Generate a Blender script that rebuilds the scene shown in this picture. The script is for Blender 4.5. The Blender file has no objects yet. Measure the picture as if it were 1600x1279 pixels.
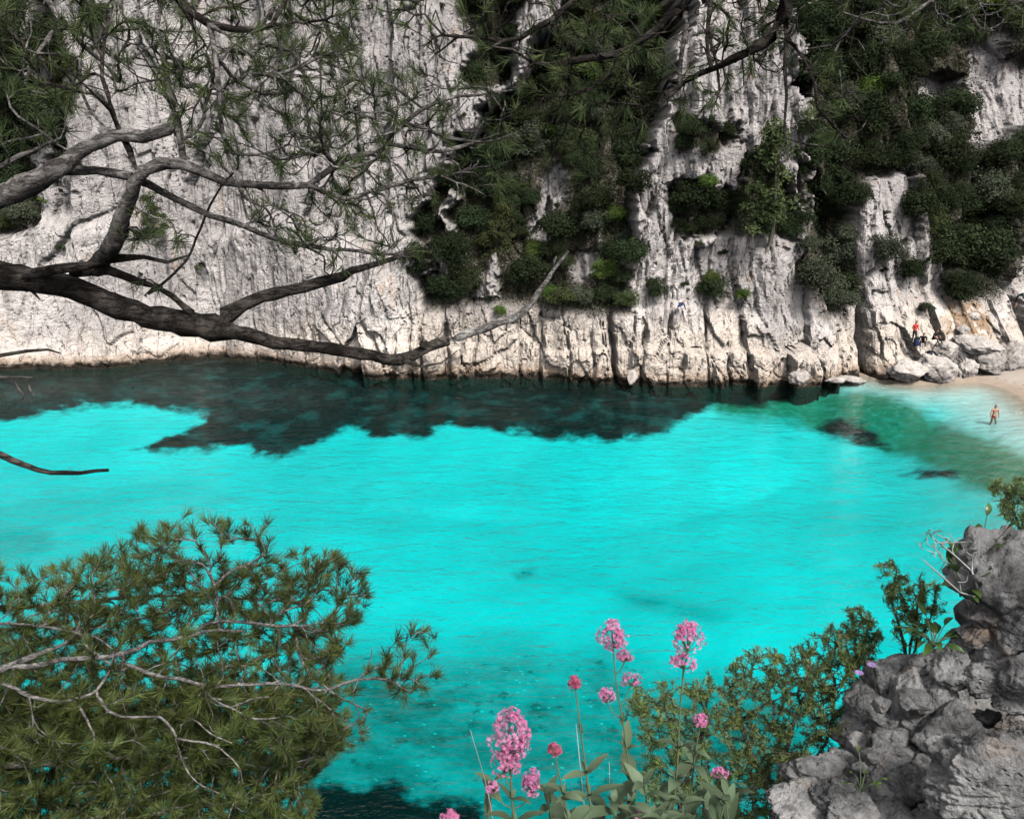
import bpy, math, random
import numpy as np
from mathutils import Vector, Matrix

R = math.radians
scene = bpy.context.scene
COL = scene.collection

# ------------------------------------------------------------------ camera
FPX, CX, CY = 1300.0, 800.0, 639.5
PITCH = R(16.7)
CAM = np.array([0.0, 0.0, 16.0])
Fv = np.array([0.0, math.cos(PITCH), -math.sin(PITCH)])
Uv = np.array([0.0, math.sin(PITCH), math.cos(PITCH)])
Xv = np.array([1.0, 0.0, 0.0])
cd = bpy.data.cameras.new('camera')
cam = bpy.data.objects.new('camera', cd); COL.objects.link(cam)
cam.location = CAM
cam.rotation_euler = (R(90) - PITCH, 0, 0)
cd.sensor_fit = 'HORIZONTAL'; cd.sensor_width = 36.0; cd.lens = FPX / 1600 * 36
cd.clip_start = 0.05; cd.clip_end = 2000
scene.camera = cam

# ------------------------------------------------------------------ world, sun, exposure
SUN_EL, SUN_AZ = R(50), R(-30)           # azimuth measured from -Y (behind the camera) towards -X
to_sun = Vector((-math.sin(SUN_AZ) * math.cos(SUN_EL), -math.cos(SUN_AZ) * math.cos(SUN_EL), math.sin(SUN_EL)))
w = bpy.data.worlds.new('World'); scene.world = w; w.use_nodes = True
nt = w.node_tree; nt.nodes.clear()
sky = nt.nodes.new('ShaderNodeTexSky'); sky.sky_type = 'NISHITA'; sky.sun_disc = False
sky.sun_elevation = SUN_EL
sky.sun_rotation = math.atan2(to_sun.x, to_sun.y)
sky.dust_density = 3.0; sky.air_density = 1.0
hs = nt.nodes.new('ShaderNodeHueSaturation'); hs.inputs['Saturation'].default_value = 0.10
bg = nt.nodes.new('ShaderNodeBackground'); bg.inputs[1].default_value = 0.11
wo = nt.nodes.new('ShaderNodeOutputWorld')
nt.links.new(sky.outputs[0], hs.inputs['Color']); nt.links.new(hs.outputs[0], bg.inputs[0]); nt.links.new(bg.outputs[0], wo.inputs[0])
sl = bpy.data.lights.new('sun', 'SUN'); sl.energy = 2.6; sl.angle = R(11); sl.color = (1.0, 0.95, 0.88)
sun = bpy.data.objects.new('sun', sl); COL.objects.link(sun)
sun.rotation_euler = to_sun.to_track_quat('Z', 'Y').to_euler()
sun.location = (0, -20, 60)
vs = scene.view_settings
scene.display_settings.display_device = 'sRGB'
vs.view_transform = 'Standard'; vs.look = 'None'; vs.gamma = 1.0; vs.exposure = 0.55; vs.use_curve_mapping = False
cy = scene.cycles
cy.use_denoising = True
try: cy.denoiser = 'OPENIMAGEDENOISE'
except Exception: pass
cy.use_adaptive_sampling = True; cy.adaptive_threshold = .03
cy.max_bounces = 5; cy.diffuse_bounces = 0; cy.glossy_bounces = 2; cy.transmission_bounces = 3
cy.transparent_max_bounces = 8; cy.volume_bounces = 0
cy.caustics_reflective = False; cy.caustics_refractive = False
scene.render.film_transparent = False

# ------------------------------------------------------------------ helpers
rng = np.random.default_rng(7)

def at(px, py, d):
    """world point seen at pixel (px,py) of the 1600-wide photograph at view depth d"""
    px = np.asarray(px, float); py = np.asarray(py, float); d = np.asarray(d, float)
    a = (px - CX) / FPX; b = (CY - py) / FPX
    v = Fv + a[..., None] * Xv + b[..., None] * Uv
    return CAM + d[..., None] * v

def on_z(px, py, z=0.0):
    px = np.asarray(px, float); py = np.asarray(py, float)
    v = Fv + ((px - CX) / FPX)[..., None] * Xv + ((CY - py) / FPX)[..., None] * Uv
    t = (z - CAM[2]) / v[..., 2]
    return CAM + t[..., None] * v

def proj(p):
    q = p - CAM
    d = q @ Fv
    return CX + FPX * (q @ Xv) / d, CY - FPX * (q @ Uv) / d, d

def hash01(ix, iy, iz, seed):
    h = (ix.astype(np.int64) * 374761393 + iy.astype(np.int64) * 668265263 + iz.astype(np.int64) * 2147483647 + seed * 974634777) & 0xFFFFFFFF
    h = ((h ^ (h >> 13)) * 1274126177) & 0xFFFFFFFF
    h = ((h ^ (h >> 16)) * 2246822519) & 0xFFFFFFFF
    h = h ^ (h >> 15)
    return (h & 0xFFFFFF) / float(0x1000000)

def vnoise(x, y, z=None, seed=0):
    if z is None: z = np.zeros_like(x)
    x0 = np.floor(x); y0 = np.floor(y); z0 = np.floor(z)
    fx, fy, fz = x - x0, y - y0, z - z0
    fx = fx * fx * fx * (fx * (fx * 6 - 15) + 10); fy = fy * fy * fy * (fy * (fy * 6 - 15) + 10); fz = fz * fz * fz * (fz * (fz * 6 - 15) + 10)
    r = 0
    for dx in (0, 1):
        for dy in (0, 1):
            for dz in (0, 1):
                wgt = (fx if dx else 1 - fx) * (fy if dy else 1 - fy) * (fz if dz else 1 - fz)
                r = r + wgt * hash01(x0 + dx, y0 + dy, z0 + dz, seed)
    return r * 2 - 1

def fbm(x, y, z=None, oct=4, seed=0, gain=0.5):
    if z is None: z = np.zeros_like(x)
    a, s, t = 1.0, 0.0, 0.0
    for o in range(oct):
        s = s + a * vnoise(x * 2 ** o + 17.3 * o, y * 2 ** o - 9.1 * o, z * 2 ** o + 3.7 * o, seed + o); t += a; a *= gain
    return s / t

def voro(x, y, seed=0):
    """2-D cellular noise: (random of nearest cell, F2-F1, id)"""
    x0 = np.floor(x); y0 = np.floor(y)
    f1 = np.full(x.shape, 9.0); f2 = np.full(x.shape, 9.0); cid = np.zeros(x.shape, np.int64); cr = np.zeros(x.shape); ft = np.zeros(x.shape)
    for dx in (-1, 0, 1):
        for dy in (-1, 0, 1):
            cxx, cyy = x0 + dx, y0 + dy
            jx = hash01(cxx, cyy, np.zeros_like(x), seed); jy = hash01(cxx, cyy, np.ones_like(x), seed)
            d = np.maximum(np.abs(cxx + jx - x), 0) ** 2 + (cyy + jy - y) ** 2
            d = np.sqrt(d)
            near = d < f1
            f2 = np.where(near, f1, np.minimum(f2, d))
            cid = np.where(near, ((cxx + 5000) * 10007 + cyy + 5000).astype(np.int64), cid)
            cr = np.where(near, hash01(cxx, cyy, np.full_like(x, 2.0), seed), cr)
            tilt = (hash01(cxx, cyy, np.full_like(x, 3.0), seed) - .5) * 2 * (x - cxx - jx) + (hash01(cxx, cyy, np.full_like(x, 4.0), seed) - .5) * 2 * (y - cyy - jy)
            ft = np.where(near, tilt, ft)
            f1 = np.where(near, d, f1)
    return cr, f2 - f1, cid, ft

def sd_poly(px, py, poly):
    """signed distance in pixels, positive inside"""
    P = np.asarray(poly, float); n = len(P)
    dmin = np.full(px.shape, 1e9); inside = np.zeros(px.shape, bool)
    for i in range(n):
        ax, ay = P[i]; bx, by = P[(i + 1) % n]
        ex, ey = bx - ax, by - ay
        t = np.clip(((px - ax) * ex + (py - ay) * ey) / (ex * ex + ey * ey + 1e-9), 0, 1)
        dmin = np.minimum(dmin, np.hypot(px - ax - t * ex, py - ay - t * ey))
        if ay != by:
            c = ((ay > py) != (by > py)) & (px < ex * (py - ay) / (by - ay) + ax)
            inside ^= c
    return np.where(inside, dmin, -dmin)

def sstep(a, b, x):
    t = np.clip((x - a) / (b - a), 0, 1)
    return t * t * (3 - 2 * t)

def mesh_np(name, verts, faces, smooth=True, attrs=None, uv=None):
    """faces: (n,k) int array, all the same size, or a list of such arrays"""
    me = bpy.data.meshes.new(name)
    fl = faces if isinstance(faces, list) else [faces]
    fl = [np.asarray(f, np.int32) for f in fl if len(f)]
    verts = np.ascontiguousarray(verts, np.float32)
    me.vertices.add(len(verts)); me.vertices.foreach_set('co', verts.ravel())
    loops = np.concatenate([f.ravel() for f in fl])
    sizes = np.concatenate([np.full(len(f), f.shape[1], np.int32) for f in fl])
    starts = np.concatenate([[0], np.cumsum(sizes)[:-1]]).astype(np.int32)
    me.loops.add(len(loops)); me.loops.foreach_set('vertex_index', loops)
    me.polygons.add(len(sizes)); me.polygons.foreach_set('loop_start', starts)
    me.polygons.foreach_set('use_smooth', np.ascontiguousarray(np.broadcast_to(smooth, (len(sizes),)), bool))
    for k, v in (attrs or {}).items():
        a = me.attributes.new(k, 'FLOAT', 'POINT'); a.data.foreach_set('value', np.ascontiguousarray(v, np.float32))
    me.update(calc_edges=True); me.validate()
    return me

def link(name, me, mat=None, parent=None, loc=None):
    o = bpy.data.objects.new(name, me); COL.objects.link(o)
    if mat is not None and me is not None and not me.materials: me.materials.append(mat)
    if parent is not None: o.parent = parent
    if loc is not None: o.location = loc
    return o

def empty(name, loc=(0, 0, 0)):
    o = bpy.data.objects.new(name, None); COL.objects.link(o); o.location = loc; o.empty_display_size = 0.1
    return o

def tag(o, label=None, cat=None, group=None, kind=None):
    if label: o['label'] = label
    if cat: o['category'] = cat
    if group: o['group'] = group
    if kind: o['kind'] = kind
    return o

def grid_faces(nx, ny):
    i = np.arange(nx - 1)[None, :] + nx * np.arange(ny - 1)[:, None]
    return np.stack([i, i + 1, i + 1 + nx, i + nx], -1).reshape(-1, 4)

# ------------------------------------------------------------------ material helpers
class NT:
    def __init__(s, name):
        s.m = bpy.data.materials.new(name); s.m.use_nodes = True
        s.t = s.m.node_tree; s.t.nodes.clear()
        s.out = s.t.nodes.new('ShaderNodeOutputMaterial')
    def n(s, typ, **kw):
        nd = s.t.nodes.new(typ)
        for k, v in kw.items():
            if k.startswith('i_'):
                key = k[2:]; key = int(key) if key.isdigit() else key
                nd.inputs[key].default_value = v
            else: setattr(nd, k, v)
        return nd
    def l(s, a, b): s.t.links.new(a, b)
    def val(s, x, sock):
        if isinstance(x, (int, float)): sock.default_value = x
        elif isinstance(x, tuple): sock.default_value = x if len(x) == 4 or sock.type == 'VECTOR' else (*x, 1)
        else: s.l(x, sock)
    def noise(s, vec, scale, detail=4, rough=0.55, dist=0.0):
        nd = s.n('ShaderNodeTexNoise'); s.l(vec, nd.inputs['Vector'])
        nd.inputs['Scale'].default_value = scale; nd.inputs['Detail'].default_value = detail; nd.inputs['Roughness'].default_value = rough; nd.inputs['Distortion'].default_value = dist
        return nd.outputs[0]
    def vor(s, vec, scale, feature='F1', rnd=1.0):
        nd = s.n('ShaderNodeTexVoronoi', feature=feature); s.l(vec, nd.inputs['Vector']); nd.inputs['Scale'].default_value = scale; nd.inputs['Randomness'].default_value = rnd
        return nd.outputs[0]
    def scl(s, vec, v):
        nd = s.n('ShaderNodeVectorMath', operation='MULTIPLY'); s.l(vec, nd.inputs[0]); nd.inputs[1].default_value = v
        return nd.outputs[0]
    def ramp(s, x, a, b, lo=0.0, hi=1.0, smooth=True):
        nd = s.n('ShaderNodeMapRange'); nd.interpolation_type = 'SMOOTHSTEP' if smooth else 'LINEAR'
        s.val(x, nd.inputs[0]); nd.inputs[1].default_value = a; nd.inputs[2].default_value = b; nd.inputs[3].default_value = lo; nd.inputs[4].default_value = hi
        return nd.outputs[0]
    def math(s, op, a, b=0.0):
        nd = s.n('ShaderNodeMath', operation=op); s.val(a, nd.inputs[0]); s.val(b, nd.inputs[1])
        return nd.outputs[0]
    def mix(s, f, a, b, blend='MIX'):
        nd = s.n('ShaderNodeMix', data_type='RGBA', blend_type=blend); s.val(f, nd.inputs[0]); s.val(a, nd.inputs[6]); s.val(b, nd.inputs[7])
        return nd.outputs[2]
    def attr(s, name):
        nd = s.n('ShaderNodeAttribute'); nd.attribute_name = name
        return nd.outputs['Fac']
    def bump(s, h, dist, strength=1.0, normal=None):
        nd = s.n('ShaderNodeBump'); s.l(h, nd.inputs['Height']); nd.inputs['Distance'].default_value = dist; nd.inputs['Strength'].default_value = strength
        if normal is not None: s.l(normal, nd.inputs['Normal'])
        return nd.outputs[0]
    def bsdf(s, color, rough=0.8, normal=None, spec=0.3, trans=None):
        nd = s.n('ShaderNodeBsdfPrincipled'); s.val(color, nd.inputs['Base Color']); s.val(rough, nd.inputs['Roughness'])
        nd.inputs['Specular IOR Level'].default_value = spec
        if normal is not None: s.l(normal, nd.inputs['Normal'])
        return nd
    def pos(s): return s.n('ShaderNodeNewGeometry').outputs['Position']
    def obj(s): return s.n('ShaderNodeTexCoord').outputs['Object']
    def done(s, sh): s.l(sh, s.out.inputs['Surface']); return s.m

def mat_plain(name, c, rough=0.8, spec=0.3):
    M = NT(name); return M.done(M.bsdf((*c, 1), rough, spec=spec).outputs[0])

def mat_cliff():
    M = NT('limestone_cliff'); p = M.pos()
    big = M.noise(p, 0.12, 2, 0.6); mid = M.noise(p, 0.9, 4, 0.65); fine = M.noise(p, 6.0, 2, 0.7)
    st = M.noise(M.scl(p, (1.3, 1.3, 0.10)), 1.0, 3, 0.6)
    st2 = M.noise(M.scl(p, (0.35, 0.35, 0.06)), 1.0, 2, 0.6)
    base = M.mix(M.ramp(big, .38, .62), (.42, .39, .385), (.67, .62, .60))
    base = M.mix(M.ramp(mid, .42, .75, 0, .6), base, (.36, .335, .335))
    base = M.mix(M.ramp(mid, .52, .3, 0, .5), base, (.68, .64, .62))
    zs = M.n('ShaderNodeSeparateXYZ'); M.l(p, zs.inputs[0])
    old = M.ramp(M.math('ADD', zs.outputs[2], M.math('MULTIPLY', M.math('SUBTRACT', big, .5), 22.0)), 8, 15)   # lichen-grey upper wall
    base = M.mix(M.math('MULTIPLY', old, .42), base, M.mix(mid, (.36, .34, .345), (.22, .21, .22)))
    ledge = M.attr('ledge')
    warm = M.mix(M.ramp(mid, .45, .75), (.92, .80, .70), (.78, .67, .59))
    base = M.mix(M.math('MULTIPLY', ledge, .9), base, warm)
    # grey-black lichen streaks running down
    grey = M.math('MULTIPLY', M.ramp(st, .49, .64, 0, .75), M.ramp(st2, .50, .60))
    grey = M.math('MULTIPLY', grey, M.math('SUBTRACT', 1.0, M.math('MULTIPLY', ledge, .9)))
    base = M.mix(grey, base, (.10, .10, .105))
    # ochre iron stains
    oc = M.math('MULTIPLY', M.ramp(M.noise(M.scl(p, (.5, .5, .22)), 1.0, 3, .65), .60, .74, 0, .7), M.ramp(fine, .35, .6))
    base = M.mix(oc, base, (.42, .24, .12))
    # solution pits and fine cracks
    pit = M.vor(p, 2.3); pit2 = M.vor(M.scl(p, (1, 1, .6)), 6.0)
    pitm = M.math('MAXIMUM', M.ramp(pit, .12, .05), M.math('MULTIPLY', M.ramp(pit2, .22, .10), M.ramp(mid, .45, .6)))
    base = M.mix(M.math('MULTIPLY', pitm, M.math('SUBTRACT', .8, M.math('MULTIPLY', ledge, .45))), base, (.05, .048, .045))
    # soil and dead litter under vegetation
    soil = M.attr('soil')
    base = M.mix(M.math('MULTIPLY', soil, M.ramp(fine, .3, .5, .55, 1)), base, M.mix(mid, (.030, .032, .020), (.075, .062, .04)))
    path = M.attr('earth')
    base = M.mix(M.math('MULTIPLY', path, M.ramp(mid, .36, .5)), base, M.mix(fine, (.36, .21, .11), (.38, .30, .23)))
    # tidal band
    z = M.n('ShaderNodeSeparateXYZ'); M.l(p, z.inputs[0])
    zz = M.math('ADD', z.outputs[2], M.math('MULTIPLY', M.math('SUBTRACT', mid, .5), -1.6))
    base = M.mix(M.ramp(zz, 1.5, .5, 0, .55), base, (.34, .21, .12))
    base = M.mix(M.ramp(zz, .62, .22), base, (.035, .028, .02))
    crk = M.math('ABSOLUTE', M.math('SUBTRACT', M.noise(M.scl(p, (.62, .62, .10)), 1.0, 5, .55, .3), .5))
    crm = M.ramp(crk, .010, .002)
    base = M.mix(M.math('MULTIPLY', crm, .7), base, (.04, .036, .034))
    chip = M.n('ShaderNodeTexVoronoi', feature='F1'); M.l(M.scl(p, (1.0, 1.0, .34)), chip.inputs['Vector']); chip.inputs['Scale'].default_value = 2.3
    cs = M.n('ShaderNodeSeparateColor'); M.l(chip.outputs['Color'], cs.inputs[0])
    hgt = M.math('ADD', M.math('ADD', M.math('MULTIPLY', fine, .30), mid), M.math('MULTIPLY', cs.outputs[0], .32))
    base = M.mix(.22, base, M.mix(cs.outputs[1], (.25, .24, .24), (.82, .78, .75)), 'MULTIPLY') if False else base
    nrm = M.bump(hgt, .5, 1.0)
    return M.done(M.bsdf(base, .9, nrm, .2).outputs[0])

def mat_rock(name, lo, hi, scale=1.0, warm=(.30, .22, .15), dist=.02, bright=None):
    M = NT(name); p = M.obj()
    oi = M.n('ShaderNodeObjectInfo')
    pp = M.n('ShaderNodeVectorMath', operation='ADD'); M.l(M.pos(), pp.inputs[0]); p = pp.outputs[0]
    a = M.noise(p, 3 * scale, 5, .6); b = M.noise(p, 14 * scale, 6, .7); c = M.noise(p, 60 * scale, 4, .7)
    base = M.mix(M.ramp(a, .35, .65), (*lo, 1), (*hi, 1))
    base = M.mix(M.ramp(b, .5, .72, 0, .7), base, tuple(x * .45 for x in lo))
    base = M.mix(M.ramp(b, .48, .3, 0, .55), base, tuple(min(1, x * 1.35) for x in hi))
    base = M.mix(M.math('MULTIPLY', M.ramp(M.noise(p, 5 * scale, 4, .6), .55, .7, 0, .7), M.ramp(oi.outputs['Random'], .3, .9)), base, (*warm, 1))
    pit = M.ramp(M.vor(M.scl(p, (1, .7, 1.3)), 19 * scale), .20, .02)
    pit = M.math('MULTIPLY', pit, M.ramp(a, .4, .55))
    base = M.mix(M.math('MULTIPLY', pit, .35), base, (.04, .04, .04))
    br = M.ramp(oi.outputs['Random'], 0, 1, .78, 1.15, False)
    mm = M.n('ShaderNodeVectorMath', operation='SCALE'); M.l(base, mm.inputs[0]); M.l(br, mm.inputs[3])
    h = M.math('ADD', M.math('ADD', M.math('MULTIPLY', b, .8), a), M.math('MULTIPLY', c, .2))
    h = M.math('SUBTRACT', h, M.math('MULTIPLY', pit, .35))
    return M.done(M.bsdf(mm.outputs[0], .88, M.bump(h, dist, 1.0), .25).outputs[0])

def mat_leaf(name, c1, c2, hue=.03, transl=.25, rough=.55, objvar=.5, spec=.3):
    M = NT(name)
    f = M.attr('rnd'); oi = M.n('ShaderNodeObjectInfo')
    col = M.mix(f, (*c1, 1), (*c2, 1))
    hsn = M.n('ShaderNodeHueSaturation'); M.l(col, hsn.inputs['Color'])
    M.l(M.ramp(oi.outputs['Random'], 0, 1, .5 - hue, .5 + hue, False), hsn.inputs['Hue'])
    rr = M.math('FRACT', M.math('MULTIPLY', oi.outputs['Random'], 7.31))
    M.l(M.ramp(rr, 0, 1, 1 - objvar, 1 + objvar, False), hsn.inputs['Value'])
    b = M.bsdf(hsn.outputs[0], rough, spec=spec)
    tr = M.n('ShaderNodeBsdfTranslucent'); M.l(hsn.outputs[0], tr.inputs[0])
    mx = M.n('ShaderNodeMixShader'); mx.inputs[0].default_value = transl
    M.l(b.outputs[0], mx.inputs[1]); M.l(tr.outputs[0], mx.inputs[2])
    return M.done(mx.outputs[0])

def mat_bark(name, lo, hi, scale=1.0):
    M = NT(name); p = M.pos()
    a = M.noise(M.scl(p, (.35, 1, 1)), 60 * scale, 5, .7, .8); b = M.noise(p, 210 * scale, 3, .7); d = M.noise(p, 9 * scale, 4, .65)
    col = M.mix(M.ramp(d, .38, .62), (*lo, 1), (*hi, 1))
    col = M.mix(M.ramp(a, .53, .60, 0, .8), col, tuple(x * .35 for x in lo))
    col = M.mix(M.ramp(b, .52, .72, 0, .5), col, tuple(x * .45 for x in lo))
    h = M.math('ADD', M.ramp(a, .62, .45), M.math('MULTIPLY', b, .5))
    return M.done(M.bsdf(col, .95, M.bump(h, .010 / scale, 1.0), .1).outputs[0])

def mat_seabed():
    M = NT('seabed_sand'); p = M.pos()
    a = M.noise(p, .25, 4, .6); b = M.noise(p, 1.6, 5, .65); c = M.noise(M.scl(p, (1, 2.2, 1)), 5, 4, .6)
    sand = M.mix(M.ramp(a, .3, .7), (.72, .72, .70), (.64, .65, .63))
    al = M.attr('algae'); gr = M.attr('grass'); rk = M.attr('rubble')
    d_ = M.noise(M.scl(p, (.7, 1, 1)), .8, 6, .68); e_ = M.noise(M.scl(p, (.5, 1, 1)), .22, 5, .6)
    wob = M.math('ADD', M.math('MULTIPLY', M.math('SUBTRACT', d_, .5), 1.5), M.math('MULTIPLY', M.math('SUBTRACT', e_, .5), 1.1))
    grs = M.ramp(M.math('ADD', gr, wob), -.22, .30); als = M.ramp(M.math('ADD', al, wob), -.5, .6)
    col = M.mix(M.math('MULTIPLY', als, M.ramp(b, .25, .6, .75, 1)), sand, (.10, .20, .11))
    rks = M.math('MULTIPLY', rk, M.ramp(d_, .30, .66, .50, .92))
    col = M.mix(rks, col, M.mix(c, (.05, .075, .06), (.16, .18, .15)))
    blk = M.math('MULTIPLY', M.ramp(rk, .2, .6), M.ramp(M.noise(M.scl(p, (1, 1.4, 1)), 1.1, 5, .7), .56, .66))
    col = M.mix(M.math('MULTIPLY', blk, .55), col, (.03, .045, .035))
    fl = M.math('MULTIPLY', M.ramp(rk, .2, .6), M.ramp(M.vor(M.scl(p, (1, 1.8, 1)), 1.7), .16, .07))
    col = M.mix(M.math('MULTIPLY', fl, .8), col, (.85, .85, .80))
    col = M.mix(M.math('MULTIPLY', grs, M.ramp(d_, .30, .55, .90, 1)), col, M.mix(c, (.005, .005, .005), (.020, .018, .015)))
    wet = M.attr('wet')
    col = M.mix(wet, col, M.mix(b, (.34, .27, .21), (.46, .37, .30)))
    n = M.bump(M.math('ADD', b, M.math('MULTIPLY', c, .4)), .12, .7)
    return M.done(M.bsdf(col, .95, n, .1).outputs[0])

def mat_water():
    M = NT('sea_water'); p = M.pos()
    n1 = M.noise(M.scl(p, (.55, 1.25, 1)), 1.0, 3, .55, .4)
    n2 = M.noise(M.scl(p, (2.0, 4.4, 1)), 1.0, 4, .6, .3)
    n3 = M.noise(M.scl(p, (.05, .08, 1)), 1.0, 2, .5)
    h = M.math('ADD', M.math('MULTIPLY', n1, 1.0), M.math('MULTIPLY', n2, .42))
    h = M.math('MULTIPLY', h, M.ramp(n3, .3, .7, .35, 1.1))
    nrm = M.bump(h, .42, 1.0)
    fr = M.n('ShaderNodeFresnel'); fr.inputs['IOR'].default_value = 1.145; M.l(nrm, fr.inputs['Normal'])
    tr = M.n('ShaderNodeBsdfTransparent')
    dep = M.attr('depth')                                   # metres of water: red light is absorbed first
    cc = M.n('ShaderNodeCombineColor')
    for k, a in zip((0, 1, 2), (-.80, -.019, -.012)):
        M.l(M.math('EXPONENT', M.math('MULTIPLY', dep, a)), cc.inputs[k])
    M.l(cc.outputs[0], tr.inputs[0])
    gl = M.n('ShaderNodeBsdfGlossy'); gl.inputs['Roughness'].default_value = .06; M.l(nrm, gl.inputs['Normal'])
    gl.inputs['Color'].default_value = (.9, .95, .97, 1)
    mx = M.n('ShaderNodeMixShader'); M.l(fr.outputs[0], mx.inputs[0]); M.l(tr.outputs[0], mx.inputs[1]); M.l(gl.outputs[0], mx.inputs[2])
    return M.done(mx.outputs[0])

M_CLIFF = mat_cliff(); M_SEA = mat_seabed(); M_WATER = mat_water()

# ------------------------------------------------------------------ the far cliff
WL = [(-500, 600), (-200, 592), (0, 584), (150, 580), (250, 572), (350, 562), (430, 566), (500, 576), (560, 582), (620, 588), (700, 589), (860, 593), (950, 598),
      (1000, 601), (1130, 603), (1240, 600), (1300, 594), (1350, 588), (1380, 596), (1420, 601), (1480, 600), (1500, 592), (1540, 584), (1600, 580), (1800, 580), (2100, 580)]
wlp = on_z(np.array([a for a, b in WL]), np.array([b for a, b in WL]))

PIL = [  # (polygon in photo pixels, set-back at its foot, lean, edge softness px)
    ([(-700, 700), (-700, -400), (700, -400), (900, -400), (880, 0), (835, 90), (770, 180), (712, 245), (672, 300), (655, 340), (665, 400), (662, 455), (600, 620)], .0, .16, 16),   # left wall
    ([(985, 480), (984, 340), (998, 230), (1028, 185), (1052, 110), (1062, 60), (1080, -60), (1228, -60), (1236, 60), (1248, 190), (1254, 330), (1246, 400), (1256, 470), (1300, 520), (970, 520)], .6, .10, 9),
    ([(1338, 480), (1338, 340), (1350, 300), (1378, 262), (1420, 268), (1446, 320), (1462, 400), (1470, 490), (1400, 500)], 1.6, .14, 8),
    ([(828, 360), (850, 310), (846, 270), (862, 248), (874, 275), (880, 320), (866, 345), (846, 372)], 3.2, .42, 6),
    ([(748, 470), (757, 410), (772, 392), (780, 430), (778, 476)], 2.0, .35, 6),
    ([(888, 450), (900, 395), (925, 372), (930, 400), (915, 440)], 2.4, .42, 6),
    ([(668, 440), (684, 395), (712, 300), (722, 310), (700, 400), (684, 440)], 1.6, .3, 6),
    ([(1430, 152), (1440, 112), (1470, 108), (1505, 104), (1512, 148), (1470, 158)], 6, .45, 7),
    ([(1520, 230), (1528, 60), (1545, 40), (1580, 44), (1610, 90), (1700, 60), (1700, 190), (1570, 210)], 6, .40, 8),
    ([(1560, 480), (1572, 390), (1600, 350), (1700, 340), (1700, 480)], 3.2, .30, 8),
]
INNER = [  # ledges with plants set into the big pillar and the left wall
    ([(1062, 372), (1050, 300), (1075, 272), (1110, 292), (1140, 300), (1172, 240), (1200, 220), (1225, 270), (1244, 320), (1236, 372), (1180, 362), (1120, 372)], 2.2),
    ([(1050, 190), (1060, 175), (1100, 190), (1140, 195), (1140, 215), (1060, 240)], 1.2),
    ([(-200, 360), (-200, -50), (52, -50), (48, 120), (62, 250), (38, 345), (0, 372)], 4.0),
    ([(86, -50), (110, 60), (98, 160), (86, 330), (70, 200)], 1.6),
    ([(690, -50), (730, 60), (720, 120), (760, 150), (800, 100), (812, -50)], 2.2),
]
CRK = [(955, 462, 606, 4.5, 1.6), (1352, 478, 592, 6, 1.9), (1003, 520, 606, 3, .7), (845, 500, 600, 3, .7), (888, 520, 600, 2.5, .6), (1143, 545, 606, 3, .7), (1108, 470, 606, 2.5, .6), (1295, 525, 596, 2.5, .5), (1315, 515, 590, 2, .5),
       (925, 520, 600, 2.5, .5), (700, 500, 590, 3, .7), (742, 520, 590, 2.5, .5), (620, 520, 590, 3, .6), (660, 530, 590, 3, .6), (1170, 555, 606, 3, .6)]

xs = np.concatenate([np.arange(-84, -46, .7), np.arange(-46, 52, .125), np.arange(52, 80, .7)])
zs = np.concatenate([np.arange(-5, -.4, .5), np.arange(-.4, 31, .125), np.arange(31, 52, .6)])
GX, GZ = np.meshgrid(xs, zs); NX, NZ = len(xs), len(zs)
yb = np.interp(GX, wlp[:, 0], wlp[:, 1])
zc = np.maximum(GZ, 0)

def cliff_masks(px, py, x, z):
    wx = fbm(x * .4, z * .5, oct=5, seed=11, gain=.65) * 34; wy = fbm(x * .4, z * .4, oct=5, seed=21, gain=.65) * 30
    qx, qy = px + wx, py + wy
    rec_p = np.zeros_like(px); pm = np.zeros_like(px)
    best = np.full(px.shape, 1e9)
    for poly, r0, lean, soft in PIL:
        m = sstep(-soft, soft, sd_poly(qx, qy, poly))
        rec = r0 + lean * np.maximum(z - 4, 0)
        rec_p = np.where(m > pm, rec, rec_p); pm = np.maximum(pm, m)
    inner = np.zeros_like(px); im = np.zeros_like(px)
    for poly, dep in INNER:
        m = sstep(-8, 10, sd_poly(qx, qy, poly)); inner = np.maximum(inner, m * dep); im = np.maximum(im, m)
    return pm, rec_p, inner, im

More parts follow.
